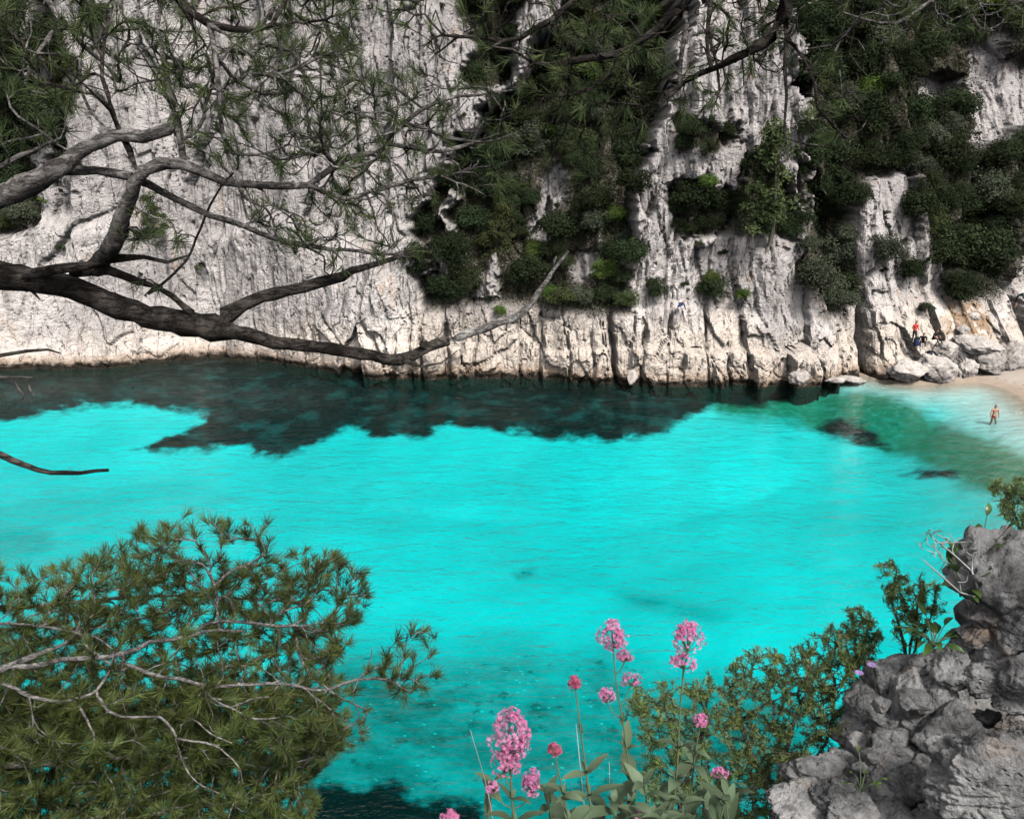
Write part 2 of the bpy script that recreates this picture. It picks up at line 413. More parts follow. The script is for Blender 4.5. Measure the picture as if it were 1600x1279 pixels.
Y = yb + .25 * zc
for it in range(5):
    P = np.stack([GX, Y, GZ], -1).reshape(-1, 3)
    px, py, dd = proj(P); px = px.reshape(GX.shape); py = py.reshape(GX.shape)
    pm, recp, inner, im = cliff_masks(px, py, GX, GZ)
    # foot ledge: everything right of the left wall stands on a blocky ledge about 5 m high
    isl = sstep(500, 660, px)
    ledge_h = np.interp(px, [0, 640, 760, 860, 960, 1100, 1250, 1350, 1480, 1700], [3.0, 4.6, 5.2, 4.8, 4.6, 4.6, 3.6, 4.3, 4.6, 4.8])
    up = np.maximum(zc - ledge_h, 0)
    low = np.minimum(zc, ledge_h)
    llean = np.interp(px, [0, 560, 700, 900, 1250, 1360, 1420, 1500, 1700], [.16, .2, .36, .30, .42, .55, 1.05, 1.2, 1.2])
    slope_v = np.interp(px, [560, 700, 1000, 1250, 1400, 1700], [.75, .75, .7, .62, .66, .66])
    veg_rec = low * llean + sstep(0, 1.2, up) * 1.0 + up * slope_v
    pil_rec = low * llean + recp * sstep(0, 1.5, up) + up * .12
    wall_rec = zc * .17 + sstep(9.5, 11.5, zc + 1.2 * vnoise(GX * .2, GX * 0, seed=5)) * 1.3
    pil_rec = np.where(px < 780, wall_rec * (1 - isl) + isl * np.maximum(low * llean + up * .17, wall_rec), pil_rec)
    rec = pm * pil_rec + (1 - pm) * veg_rec + inner * sstep(0, 1.5, up)
    Ynew = yb + rec
    Y = Y * .3 + Ynew * .7
# rock relief
wxx = GX + fbm(GX * .12, GZ * .05, oct=2, seed=31) * 1.0 + .12 * vnoise(GX * 2.5, GZ * .8, seed=35) + .08 * GZ * np.sin(GX * .07)
wzz = GZ + fbm(GX * .3, GZ * .15, oct=3, seed=41) * 2.0
hard = 1 - .22 * (1 - sstep(420, 640, px)) - .30 * (1 - sstep(420, 640, px)) * (1 - sstep(7, 11, GZ))
lowm = (1 - sstep(-.4, 1.0, GZ - ledge_h)) * sstep(430, 600, px)
c1, e1, id1, t1 = voro(wxx / 2.8, wzz / 13., 3)
c2, e2, id2, t2 = voro(wxx / 1.05, wzz / 5.5, 5)
c3, e3, id3, t3 = voro(wxx / .42, wzz / 1.7, 9)
cb, eb, idb, tb = voro((wxx + .12 * wzz) / 2.1, (wzz + 2 * c1) / 3.6, 13)
rel = hard * ((c1 - .5) * 2.3 + 1.2 * t1 - .8 * np.exp(-e1 / .016) + (1 - .6 * lowm) * ((c2 - .5) * .62 + .50 * t2 - .34 * np.exp(-e2 / .02) + ((c3 - .5) * .18 + .24 * t3) * (.45 + .55 * sstep(420, 700, px))))
rel += fbm(GX * .16, GZ * .08, oct=3, seed=51) * 1.2 + fbm(GX * .10 + 7, GZ * .03, oct=2, seed=53) * 2.0 + fbm(GX * 1.0, GZ * .4, oct=3, seed=61, gain=.6) * .12 + fbm(GX * 3.0, GZ * 2.0, oct=2, seed=66) * .06
cb2, eb2, _, tb2 = voro((wxx - .2 * wzz) / 1.1, wzz / 1.6, 17)
rel += lowm * ((cb - .5) * .55 + .50 * tb - .40 * np.exp(-eb / .02) + (cb2 - .5) * .20 + .22 * tb2 - .10 * np.exp(-eb2 / .03))
bz = 2.35 + .5 * vnoise(GX * .35, GX * 0, seed=15) - .02 * (GX - 16)
rel += sstep(560, 680, px) * (1 - sstep(1340, 1362, px)) * (1 - sstep(bz - .12, bz + .22, GZ)) * np.interp(px, [600, 960, 1060, 1340], [.35, .4, .85, .85])
rel += (1 - pm) * sstep(0, 3, up) * fbm(GX * .4, GZ * .4, oct=4, seed=71) * 1.4
for cxp, y0, y1, wd, dep in CRK:
    wob = 4 * vnoise(GZ * .7, GZ * 0 + cxp, seed=3)
    rel -= dep * np.exp(-((px + wob - cxp) / wd) ** 2) * sstep(y0 - 14, y0 + 6, py) * (1 - sstep(y1 - 4, y1 + 12, py))
foot = 1 - sstep(.0, 2.2, zc)      # undercut notch at the waterline
rel = rel * (1 - .35 * foot) - .30 * np.exp(-((GZ - .1) / .35) ** 2) * (px < 1360)
Y = Y - rel
XX = GX + .25 * fbm(GX * .8, GZ * .5, oct=3, seed=81)
CP = np.stack([XX, Y, GZ], -1)
px, py, dd = proj(CP.reshape(-1, 3)); CPX = px.reshape(GX.shape); CPY = py.reshape(GX.shape)
vegm = (1 - pm) * sstep(-.5, 1.0, up) + im * sstep(0, 1, up); vegm = np.clip(vegm, 0, 1)
EARTH = [(1470, 500), (1480, 468), (1520, 470), (1545, 500), (1548, 530), (1500, 535), (1478, 520)]
earth = sstep(-10, 10, sd_poly(CPX, CPY, EARTH) + 8 * vnoise(GX * 1.1, GZ * 1.1, seed=8))
ledge = (sstep(-.2, .6, 1 - (GZ - .5 * fbm(GX * .3, GZ * 0, oct=2, seed=2) * 3) / np.where(px.reshape(GX.shape) < 560, 3.4, ledge_h + .4)))
ledge = np.clip(ledge * (.55 + .45 * sstep(380, 620, CPX)), 0, 1)
attrs = dict(ledge=ledge.ravel(), soil=(vegm * (1 - earth)).ravel(), earth=earth.ravel())
F = grid_faces(NX, NZ)
# blocks of the foot ledge that the cracks set apart become pieces of their own
fid = id1.ravel()[F[:, 0]]; fz = GZ.ravel()[F[:, 0]]; flow = lowm.ravel()[F[:, 0]]
fpx = CPX.ravel()[F[:, 0]]
isb = (flow > .5) & (fpx > 480) & (fpx < 1640) & (fz > -.5)
V = CP.reshape(-1, 3)
stretched = np.abs(V[F[:, 0], 1] - V[F[:, 1], 1]) + np.abs(V[F[:, 0], 1] - V[F[:, 3], 1]) > .42      # steep flanks: blend, do not facet
cliff = link('cliff', mesh_np('cliff', V, F[~isb], stretched[~isb], attrs), M_CLIFF)
tag(cliff, 'tall pale grey limestone cliff across the cove', kind='structure')
for u in np.unique(fid[isb]):
    ff = F[isb & (fid == u)]
    if len(ff) < 12: pass
    vi, inv = np.unique(ff, return_inverse=True)
    link('rock_block', mesh_np('rock_block', V[vi], inv.reshape(-1, 4), False, {k: a[vi] for k, a in attrs.items()}), M_CLIFF, cliff)
CLIFF_TREE = None

# ------------------------------------------------------------------ sea bed, beach and water
SH = on_z(np.array([1348, 1395, 1440, 1490, 1530, 1575, 1600, 1640, 1720, 1830]), np.array([586, 598, 602, 599, 597, 609, 624, 655, 720, 800]))[:, :2]
SH = np.vstack([SH[0] + [-1.5, 12], SH, SH[-1] + [4, -14], SH[-1] + [8, -30]])
bx = np.concatenate([np.arange(-150, -60, 2.0), np.arange(-60, 66, .3)]); by = np.arange(8, 80, .3)
BX, BY = np.meshgrid(bx, by)
dmin = np.full(BX.shape, 1e9); sgn = np.ones(BX.shape)
for i in range(len(SH) - 1):
    a, b = SH[i], SH[i + 1]; e = b - a
    t = np.clip(((BX - a[0]) * e[0] + (BY - a[1]) * e[1]) / (e @ e), 0, 1)
    ddx, ddy = BX - a[0] - t * e[0], BY - a[1] - t * e[1]
    d = np.hypot(ddx, ddy); cr = e[0] * (BY - a[1]) - e[1] * (BX - a[0])
    upd = d < dmin - 1e-6
    sgn = np.where(upd, np.sign(cr), sgn); dmin = np.where(upd, d, dmin)
S = dmin * sgn
BZ = np.where(S > 0, .13 * np.minimum(S, 3) + .22 * np.maximum(S - 3, 0), -(4.6 * (1 - np.exp(-np.maximum(np.abs(S) - 5, 0) / 12)) + .13 * np.minimum(np.abs(S), 5) + .02 * np.abs(S)))
ybb = np.interp(BX, wlp[:, 0], wlp[:, 1])
BZ = np.maximum(BZ, -(.5 + .30 * np.maximum(ybb - BY, 0)))
BZ = np.maximum(BZ, -5.0)
BZ += fbm(BX * .12, BY * .12, oct=3, seed=91) * .5 * sstep(0, -8, S) + fbm(BX * .9, BY * .9, oct=3, seed=92) * .05
sbx, sby, _ = proj(np.stack([BX, BY, BZ], -1).reshape(-1, 3)); sbx = sbx.reshape(BX.shape); sby = sby.reshape(BX.shape)
wq = fbm(BX * .22, BY * .22, oct=4, seed=93); wq2 = fbm(BX * .22 + 40, BY * .22, oct=4, seed=94)
qx = sbx + 34 * wq; qy = sby + 14 * wq2
D1 = [(-900, 590), (-900, 720), (-300, 700), (0, 662), (60, 646), (130, 632), (230, 632), (262, 640), (318, 660), (250, 684), (205, 702), (240, 712), (300, 706), (380, 690), (398, 712), (450, 716), (500, 690), (545, 666),
      (600, 684), (660, 684), (700, 662), (760, 670), (850, 686), (950, 690), (1040, 682), (1075, 655), (1120, 640), (1200, 640), (1250, 622), (1330, 606), (1330, 540), (0, 520)]
D2 = [(1275, 672), (1312, 652), (1348, 664), (1384, 696), (1340, 692), (1298, 690)]
D4 = [(440, 1330), (500, 1222), (560, 1232), (620, 1214), (655, 1256), (745, 1256), (790, 1330)]
D5 = [(500, 1010), (700, 1030), (780, 1010), (880, 1030), (940, 1010), (1020, 1050), (1200, 1060), (1300, 1120), (1300, 1400), (400, 1400)]
ALG = [(1090, 606), (1330, 606), (1390, 618), (1440, 640), (1480, 665), (1560, 690), (1660, 730), (1680, 800), (1580, 785), (1500, 756), (1420, 716), (1340, 690), (1250, 668), (1120, 650)]
def sdn(poly, k): return np.clip(sd_poly(sbx, sby, poly) / k, -2, 2.2)
grass = sdn(D1, 24)
near_cl = sstep(622, 596, sby) * sstep(480, 620, sbx); grass = grass - .7 * near_cl * sstep(-1, 0, grass)
grass = grass - .30 * sstep(.15, .5, fbm(BX * .16, BY * .3, oct=3, seed=97)) * (grass > -.5)
grass = np.maximum(grass, sdn(D2, 34) - .05); grass = np.maximum(grass, sdn([(1402, 743), (1440, 731), (1500, 734), (1500, 748), (1440, 746)], 20))
grass = np.maximum(grass, sdn(D4, 50)); 
rub = np.maximum(.7 * sstep(-8, 6, sd_poly(sbx + 6 * wq, sby + 4 * wq2, [(804, 894), (836, 886), (834, 897), (812, 903)])), 0) + sstep(-50, 70, sd_poly(qx, qy, D5)) * (.95 + .35 * wq)
rub = np.maximum(rub, .45 * sstep(-14, 14, sd_poly(sbx + 40 * wq, sby + 20 * wq2, [(960, 926), (1060, 932), (1130, 958), (1100, 972), (1010, 955)])))
rub = np.maximum(rub, .35 * sstep(-14, 14, sd_poly(qx, qy, [(-60, 820), (60, 835), (70, 860), (-60, 880)])))
rub = np.maximum(rub, .6 * sstep(30, 75, 1 * (sd_poly(sbx, sby, D5) > 30) * 60 * np.clip(fbm(BX * 1.3, BY * 1.3, oct=3, seed=99) * 2.2, 0, 1)))
alg = sdn(ALG, 24)
wet = sstep(-2.5, -.1, S) * (1 - .22 * sstep(.6, 2.0, S))
weed = np.exp(-((S - 1.6 + .3 * wq) / .16) ** 2) * (BZ > 0)
battr = dict(algae=alg.ravel(), grass=np.where(BZ > -.05, -1.2 + 1.9 * weed, grass).ravel(), rubble=np.clip(rub, 0, 1).ravel(), wet=wet.ravel())
BV = np.stack([BX, BY, BZ + .3 * np.clip(grass, 0, 1) * (BZ < -1)], -1).reshape(-1, 3)
BF = grid_faces(len(bx), len(by))
dry = (BZ.ravel()[BF].max(1) > .0)
tag(link('seabed', mesh_np('seabed', BV, BF[~dry], True, battr), M_SEA), 'pale sandy seabed with dark seagrass meadows', kind='structure')
vi, inv = np.unique(BF[dry], return_inverse=True)
tag(link('beach', mesh_np('beach', BV[vi], inv.reshape(-1, 4), True, {k: a[vi] for k, a in battr.items()}), M_SEA), 'small sandy beach at the head of the cove', kind='structure')
wx_ = np.concatenate([np.arange(-150, -60, 3.0), np.arange(-60, 65, 1.0)]); wy_ = np.arange(8.2, 79, 1.0)
WX, WY = np.meshgrid(wx_, wy_)
def bil(A):
    ix = np.clip(np.searchsorted(bx, WX) - 1, 0, len(bx) - 2); iy = np.clip(np.searchsorted(by, WY) - 1, 0, len(by) - 2)
    fx = np.clip((WX - bx[ix]) / (bx[ix + 1] - bx[ix]), 0, 1); fy = np.clip((WY - by[iy]) / (by[iy + 1] - by[iy]), 0, 1)
    return (A[iy, ix] * (1 - fx) + A[iy, ix + 1] * fx) * (1 - fy) + (A[iy + 1, ix] * (1 - fx) + A[iy + 1, ix + 1] * fx) * fy
tag(link('water', mesh_np('water', np.stack([WX, WY, WX * 0], -1).reshape(-1, 3), grid_faces(len(wx_), len(wy_)), True, dict(depth=np.maximum(-bil(BZ), 0).ravel())), M_WATER), 'clear turquoise water filling the cove', kind='structure')
# ------------------------------------------------------------------ plants of the cliff
M_SHRUB = mat_leaf('dark_shrub_leaves', (.011, .018, .009), (.048, .066, .030), hue=.025, transl=.12, objvar=.42, rough=.9, spec=.08)
M_FRESH = mat_leaf('fresh_shrub_leaves', (.045, .075, .018), (.13, .20, .05), hue=.02, transl=.2, objvar=.25, rough=.9, spec=.08)
M_GREYG = mat_leaf('grey_green_leaves', (.035, .045, .030), (.105, .120, .080), hue=.02, transl=.12, objvar=.25, rough=.9, spec=.08)
M_PINEF = mat_leaf('far_pine_needles', (.030, .042, .018), (.10, .125, .05), hue=.02, transl=.15, objvar=.25, rough=.9, spec=.08)
M_BARK_F = mat_plain('far_bark', (.13, .11, .095), .9)

def leaf_cloud(rg, C, rad, n, size, up=.35, inner=.25):
    """n leaf quads spread on and in spheres C (k,3) of radius rad (k,)"""
    k = rg.integers(0, len(C), n)
    v = rg.normal(size=(n, 3)); v /= np.linalg.norm(v, axis=1)[:, None]
    v[:, 2] = np.where(v[:, 2] < -.3, -v[:, 2], v[:, 2])
    rr = rad[k] * (1 - inner * rg.random(n) ** 2) * (1 + .12 * rg.normal(size=n))
    c = C[k] + v * rr[:, None]
    nn = v + rg.normal(size=(n, 3)) * .55 + np.array([0, 0, up]); nn /= np.linalg.norm(nn, axis=1)[:, None]
    t = np.cross(nn, rg.normal(size=(n, 3))); t /= np.linalg.norm(t, axis=1)[:, None]
    b = np.cross(nn, t)
    s = size * (.6 + .8 * rg.random(n))[:, None]
    V = np.stack([c - t * s * .9, c - b * s * .45, c + t * s * .9, c + b * s * .45], 1).reshape(-1, 3)
    return V, np.arange(4 * n).reshape(-1, 4), np.repeat(np.clip(.5 * rg.random(n) + .5 * rg.random(len(C))[k], 0, 1), 4)

def shrub_mesh(seed, n=5200, flat=.8, lobes=34, size=.044):
    rg = np.random.default_rng(seed)
    v = rg.normal(size=(lobes, 3)); v /= np.linalg.norm(v, axis=1)[:, None]
    v[:, 2] = np.abs(v[:, 2]) * rg.choice([1, 1, 1, -.5], lobes)
    C = v * (.35 + .4 * rg.random(lobes))[:, None] * np.array([1, .9, flat]); rad = .20 + .22 * rg.random(lobes)
    V, F, a = leaf_cloud(rg, C, rad, n, size)
    return mesh_np('foliage', V, F, False, dict(rnd=a))

def pine_mesh(seed, n=5200):
    rg = np.random.default_rng(seed)
    C, rad = [], []
    for i in range(46):
        h = rg.random() ** .8; w_ = (1 - .62 * h) * .62
        a = rg.random() * 6.283; q = w_ * math.sqrt(rg.random())
        C.append((q * math.cos(a), q * math.sin(a), -.75 + 1.85 * h)); rad.append(.10 + .13 * rg.random())
    V, F, a = leaf_cloud(rg, np.array(C), np.array(rad), n, .040, up=.6)
    return mesh_np('crown', V, F, False, dict(rnd=a))

SHR = [shrub_mesh(100 + i, flat=f) for i, f in enumerate((.8, .7, .95, .6, .85, 1.05))]
TUFT = [shrub_mesh(150 + i, n=420, lobes=9, size=.13, flat=.8) for i in range(3)]
PIN = [pine_mesh(200 + i) for i in range(2)]
CV = CP.reshape(-1, 3); CQX = CPX.ravel(); CQY = CPY.ravel(); CQD = ((CV - CAM) @ Fv)
VIS = (CQX > -90) & (CQX < 1690) & (CQY > -140) & (CQY < 640)
vidx = np.nonzero(VIS)[0]
# z-buffer of the cliff in 4 px cells, so that plants stand on what is seen
zb_ = np.full((260, 480), 1e9)
ci = ((CQY[vidx] + 160) // 4).astype(int); cj = ((CQX[vidx] + 120) // 4).astype(int)
np.minimum.at(zb_, (ci, cj), CQD[vidx])
seen = CQD[vidx] < zb_[ci, cj] + 1.0

def cliff_at(qx, qy):
    m = vidx[seen]
    d = (CQX[m] - qx) ** 2 + (CQY[m] - qy) ** 2
    k = m[np.argsort(d)[:6]]
    k = k[np.argmin(CQD[k])]
    return CV[k], CQD[k]

def set_mat(o, mat):
    if not o.data.materials: o.data.materials.append(mat)
    o.material_slots[0].link = 'OBJECT'; o.material_slots[0].material = mat

def shrub(qx, qy, rpx, me, mat, label, name='shrub', cat='shrub', group=None, zs=1.0, rg=random.Random(5), fwd=.35, low=.35):
    p, d = cliff_at(qx, qy + low * rpx)
    r = rpx / FPX * d
    o = link(name, me); set_mat(o, mat)
    pos = at(np.array(qx), np.array(qy), np.array(d - fwd * r))
    o.location = pos; o.scale = (r * rg.uniform(.92, 1.1), r * rg.uniform(.9, 1.1), r * zs)
    o.rotation_euler = (rg.uniform(-.15, .15), rg.uniform(-.15, .15), rg.uniform(0, 6.28))
    tag(o, label, cat, group)
    return o

HAND = [  # x, y, radius px, kind, label
    (1090, 316, 50, 'd', 'wide dark green shrub on the ledge in the middle of the tall rock pillar'),
    (1142, 330, 30, 'd', 'round dark shrub beside the pine on the tall rock pillar'),
    (1025, 455, 23, 'd', 'small round dark bush at the foot of the tall rock pillar'),
    (1115, 456, 31, 'd', 'bush with bright green top on the foot of the tall rock pillar'),
    (1112, 436, 18, 'f', 'bright green young growth on top of the bush at the pillar foot'),
    (1276, 440, 52, 'g', 'broad grey green bush just right of the tall rock pillar'),
    (1320, 452, 36, 'd', 'dark bush between the grey green bush and the smaller pillar'),
    (1388, 395, 38, 'g', 'grey green bush on the face of the smaller rock pillar'),
    (1424, 424, 32, 'd', 'dark bush low on the right face of the smaller rock pillar'),
    (1434, 310, 18, 'd', 'small dark bush on the shoulder of the smaller rock pillar'),
    (1528, 404, 66, 'd', 'very wide dark bush above the orange earth slope'),
    (1548, 305, 56, 'g', 'wide greyish bush above the very wide dark bush'),
    (942, 428, 30, 'f', 'bright green bush left of the tall rock pillar'),
    (985, 402, 38, 'd', 'mid green bush touching the left edge of the tall rock pillar'),
    (876, 366, 46, 'd', 'dense dark bush right of the white rock tooth'),
    (820, 436, 46, 'd', 'dark bush behind the tip of the long bare branch'),
    (705, 398, 48, 'd', 'dark bush where the grey wall meets the thicket'),
    (722, 438, 38, 'd', 'low spreading dark bush on top of the white ledge'),
    (862, 462, 22, 'f', 'small bright green bush by the tip of the bare branch'),
    (786, 376, 44, 'p', 'soft mid green pine in the middle of the thicket'),
    (1446, 484, 18, 'g', 'small grey green plant at the foot of the smaller pillar'),
    (1163, 462, 15, 'f', 'little green tuft in a crack of the pillar foot'),
    (1235, 360, 26, 'd', 'dark bush on the right edge of the tall rock pillar'),
    (782, 488, 15, 'f', 'small light green tuft on the crest of the white ledge'),
    (906, 468, 26, 'g', 'grey green bush above the wide crack in the white ledge'),
    (240, 345, 34, 'p', 'low bright pine bush growing on the grey left wall'),
    (1405, 250, 34, 'd', 'dark bush crowning the smaller rock pillar'),
    (1080, 205, 27, 'd', 'dark bush in the upper notch of the tall pillar, left one'),
    (1132, 207, 24, 'd', 'dark bush in the upper notch of the tall pillar, right one'),
    (1262, 205, 26, 'd', 'bush hugging the upper right edge of the tall pillar'),
    (1270, 290, 30, 'd', 'bush hugging the right edge of the tall pillar beside the pine'),
    (1262, 385, 24, 'g', 'greyish bush at the right edge of the tall pillar, above the broad bush'),
    (1300, 245, 42, 'd', 'wide dark bush in the gully level with the pine top'),
    (1100, 356, 26, 'd', 'low dark bush under the wide shrub on the pillar ledge'),
    (1165, 352, 28, 'g', 'greyish bush at the foot of the light green pine'),
    (892, 175, 40, 'd', 'dark bush where the grey wall meets the thicket high up'),
    (70, 70, 52, 'd', 'big dark bush in the shade at the top left corner of the cliff'),
    (56, 185, 46, 'd', 'dark bush level with the thick upper limb at the far left'),
    (28, 300, 44, 'd', 'dark bush just above the lowest dark thicket at the far left'),
    (108, 255, 26, 'd', 'narrow dark bush in the crack of the left wall'),
    (150, 30, 34, 'd', 'dark bush in the left wall crack near the top'),
    (1290, 60, 54, 'd', 'dark bush high in the gully beside the tall pillar top'),
]
KM = dict(d=M_SHRUB, f=M_FRESH, g=M_GREYG, p=M_PINEF)
rnd = random.Random(12)
occ = []
for (qx, qy, r, k, lab) in HAND:
    shrub(qx, qy, r, SHR[rnd.randrange(6)] if k != 'p' else PIN[0], KM[k], lab, rg=rnd); occ.append((qx, qy, r))
# the pine on the pillar, with trunk
p, d = cliff_at(1205, 372); r = 78 / FPX * d
pt = empty('pine_tree', at(np.array(1205.), np.array(372.), np.array(d - .6)))
tag(pt, 'tall light green pine on the ledge of the tall rock pillar', 'tree')
cr = link('crown', PIN[1], None, pt); set_mat(cr, M_PINEF); cr.location = (-.4, -.5, r * .86); cr.scale = (r * 1.25, r * 1.0, r * 1.12); cr.rotation_euler = (0, -.08, 1)
aa = np.linspace(0, 2 * math.pi, 7)[:-1]
tv = np.concatenate([np.stack([np.cos(aa) * q + .12 * math.sin(h), np.sin(aa) * q, np.full(6, h)], -1) for h, q in ((-.6, .2), (1.2, .15), (2.8, .11), (5.0, .05))])
tf = np.array([(6 * j + i, 6 * j + (i + 1) % 6, 6 * j + 6 + (i + 1) % 6, 6 * j + 6 + i) for j in range(3) for i in range(6)])
link('trunk', mesh_np('trunk', tv, tf), M_BARK_F, pt)
occ.append((1195, 290, 50))
# thicket: shrubs all over the vegetated slopes
vm = vegm.ravel()[vidx]
cand = vidx[seen & (vm > .5) & (CQY[vidx] < 500) & (CQY[vidx] > -60) & (earth.ravel()[vidx] < .4)]
rg = np.random.default_rng(33); rg.shuffle(cand)
def region(x, y):
    if x < 140: return 'dark bush in the thicket at the far left', 'thicket at the far left of the cliff'
    if x < 700: return 'dark bush on a shelf of the grey wall', 'bushes on shelves of the grey wall'
    if x < 1010: return 'dark bush in the thicket left of the tall pillar', 'thicket left of the tall pillar'
    if x < 1262: return 'dark bush on a ledge of the tall pillar', 'bushes on the tall pillar'
    if x < 1350: return 'dark bush in the gully between the two pillars', 'thicket between the two pillars'
    return 'dark bush on the slope right of the smaller pillar', 'wooded slope on the right'
n = 0
for k in cand:
    qx, qy = CQX[k], CQY[k]
    r = rg.uniform(20, 46) * (1.15 if qx > 1260 else 1.0)
    if 1000 < qx < 1255: r *= .55
    if max(sd_poly(np.array([qx]), np.array([qy - .2 * r]), PIL[j][0])[0] for j in (3, 4, 5, 6, 7, 8, 9)) > -.5 * r: continue
    if any((qx - a) ** 2 + (qy - b) ** 2 < (.55 * min(r, c) + .25 * max(r, c)) ** 2 for a, b, c in occ): continue
    kk = rg.random()
    mat = M_SHRUB if kk < .72 else (M_GREYG if kk < .86 else (M_PINEF if kk < .95 else M_FRESH))
    lab, grp = region(qx, qy)
    sz = 'small ' if r < 29 else ('big ' if r > 38 else '')
    hb = (', near the top edge' if qy < 110 else ', half way up' if qy < 280 else ', low down')
    lab = sz + lab + hb; grp = sz + grp + hb
    lab = lab if mat is M_SHRUB else lab.replace('dark bush', {M_GREYG: 'greyish bush', M_PINEF: 'olive green bush', M_FRESH: 'light green bush'}[mat])
    shrub(qx, qy - .2 * r, r, SHR[rnd.randrange(6)], mat, lab, group=grp + (', ' + lab.split(' bush')[0] if mat is not M_SHRUB else ''), rg=rnd)
    occ.append((qx, qy, r)); n += 1
    if n > 270: break
# low ground cover fills the gaps of the thicket
gsel = vidx[seen & (vm > .45) & (earth.ravel()[vidx] < .4)]
gsel = rg.choice(gsel, min(len(gsel), 9000), replace=False)
V_, F_, a_ = leaf_cloud(rg, CV[gsel] + np.array([0, -.15, .1]), np.full(len(gsel), .60), 120000, .10)
gc = link('ground_cover', mesh_np('ground_cover', V_, F_, False, dict(rnd=a_)), M_SHRUB)
tag(gc, 'dark green ground cover under the bushes on the cliff', 'ground cover', kind='stuff')
# small tufts in the cracks of bare rock
tsel = vidx[seen & (vm < .1) & (CQY[vidx] < 470) & (CQX[vidx] > 20)]
tsel = rg.choice(tsel, 46, replace=False)
for k in tsel:
    left = CQX[k] < 680
    shrub(CQX[k], CQY[k], rg.uniform(5, 12), TUFT[rnd.randrange(3)], (M_SHRUB, M_FRESH, M_PINEF)[rnd.randrange(3)],
          'tiny plant rooted in a crack of the grey left wall' if left else 'tiny plant rooted in a crack of the rock pillars', 'plant_tuft', 'plant',
          'tiny plants on the left wall' if left else 'tiny plants on the pillars', rg=rnd)

# ------------------------------------------------------------------ boulders at the head of the cove
def rock_mesh(seed, planes=16, sub=4, rough=.10, soft=.04, name='stone', nfreq=2.2):
    import bmesh
    rg = np.random.default_rng(seed)
    if sub not in _ICO:
        bm = bmesh.new(); bmesh.ops.create_icosphere(bm, subdivisions=sub, radius=1)
        _ICO[sub] = (np.array([v.co[:] for v in bm.verts]), np.array([[v.index for v in f.verts] for f in bm.faces])); bm.free()
    D, Fc = _ICO[sub]
    D = D / np.linalg.norm(D, axis=1)[:, None]
    N = rg.normal(size=(planes, 3)); N /= np.linalg.norm(N, axis=1)[:, None]
    h = .55 + .38 * rg.random(planes)
    o = rg.random(3) * 50; ax = rg.normal(size=3); ax /= np.linalg.norm(ax)
    def f(X, k, oc, sd, g=.55): return fbm(X[:, 0] * k + o[0], X[:, 1] * k + o[1], X[:, 2] * k + o[2], oct=oc, seed=seed + sd, gain=g)
    lump = 1.0 + 1.3 * rough * f(D, 1.6, 3, 2)
    q = D @ N.T
    wobp = 1 + .05 * f(D, 3.0, 2, 11)                                                             # planes are never quite flat
    r = np.minimum(lump, np.where(q > .05, h / np.maximum(q, .05), 9).min(1) * wobp)
    P_ = D * r[:, None]
    lay = P_ @ ax * 4.0 + f(P_, 1.3, 2, 3) * 1.2; ter = lay - np.floor(lay)
    blk = np.floor(f(P_, nfreq * .7, 2, 5) * 4) / 4                                                # broken-off chips with sharp rims
    rid = np.abs(f(P_, nfreq * 1.1, 3, 9))
    disp = rough * (.40 * f(P_, nfreq * 1.6, 5, 1, .66) + .75 * blk + .30 * (ter < .18) * -1 - 5.0 * np.clip(.07 - rid, 0, 1))
    P_ = P_ * (1 + disp)[:, None]
    return mesh_np(name, P_, Fc, True)
_ICO = {}
M_BOULD = mat_rock('beach_limestone', (.50, .455, .43), (.70, .64, .60), .55, (.40, .28, .18), .14)
BOULD = [  # x, y, half width, half height px, label
    (1525, 541, 37, 16, 'large white boulder lying tilted over a dark hollow behind the beach'),
    (1540, 566, 26, 20, 'grey square boulder under the tilted white boulder'),
    (1500, 556, 17, 17, 'small grey boulder wedged left of the dark hollow'),
    (1511, 578, 15, 16, 'rounded warm boulder at the edge of the sand'),
    (1497, 584, 9, 8, 'little pale stone by the rounded warm boulder'),
    (1580, 562, 34, 30, 'big pale block at the right end of the beach'),
    (1505, 516, 11, 8, 'white stone at the bottom of the orange earth slope'),
    (1522, 494, 9, 6, 'white stone half buried high in the orange earth slope'),
    (1420, 582, 27, 21, 'blocky pale rock at the water edge, left half of the pair'),
    (1462, 578, 29, 22, 'blocky pale rock at the water edge, right half of the pair'),
    (1477, 548, 22, 14, 'flat warm boulder just right of the seated group'),
    (1248, 589, 16, 11, 'small square block at the waterline below the tall pillar'),
    (987, 590, 9, 12, 'narrow block in front of the deep crack in the ledge'),
    (1330, 595, 22, 7, 'flat tan rock awash at the end of the ledge'),
    (1304, 593, 14, 5, 'flat pale rock awash beside the flat tan rock'),
]
for i, (qx, qy, hw, hh, lab) in enumerate(BOULD):
    p, d = cliff_at(qx, qy)
    if qy > 570: d = min(d, (on_z(np.array(float(qx)), np.array(float(qy + hh)))[1]) / math.cos(PITCH) * 1.0 + 2.2)
    a, b = hw / FPX * d, hh / FPX * d
    o = link('boulder', rock_mesh(400 + i, 10, 5, .20, name='boulder', nfreq=3.2), M_BOULD)
    o.location = at(np.array(float(qx)), np.array(float(qy)), np.array(d - .4 * a)); o.scale = (a * 1.12, a * .9, b * 1.12)
    o.rotation_euler = (0, (.16 if i == 0 else rnd.uniform(-.1, .1)), rnd.uniform(-.2, .2))
    tag(o, lab, 'boulder')

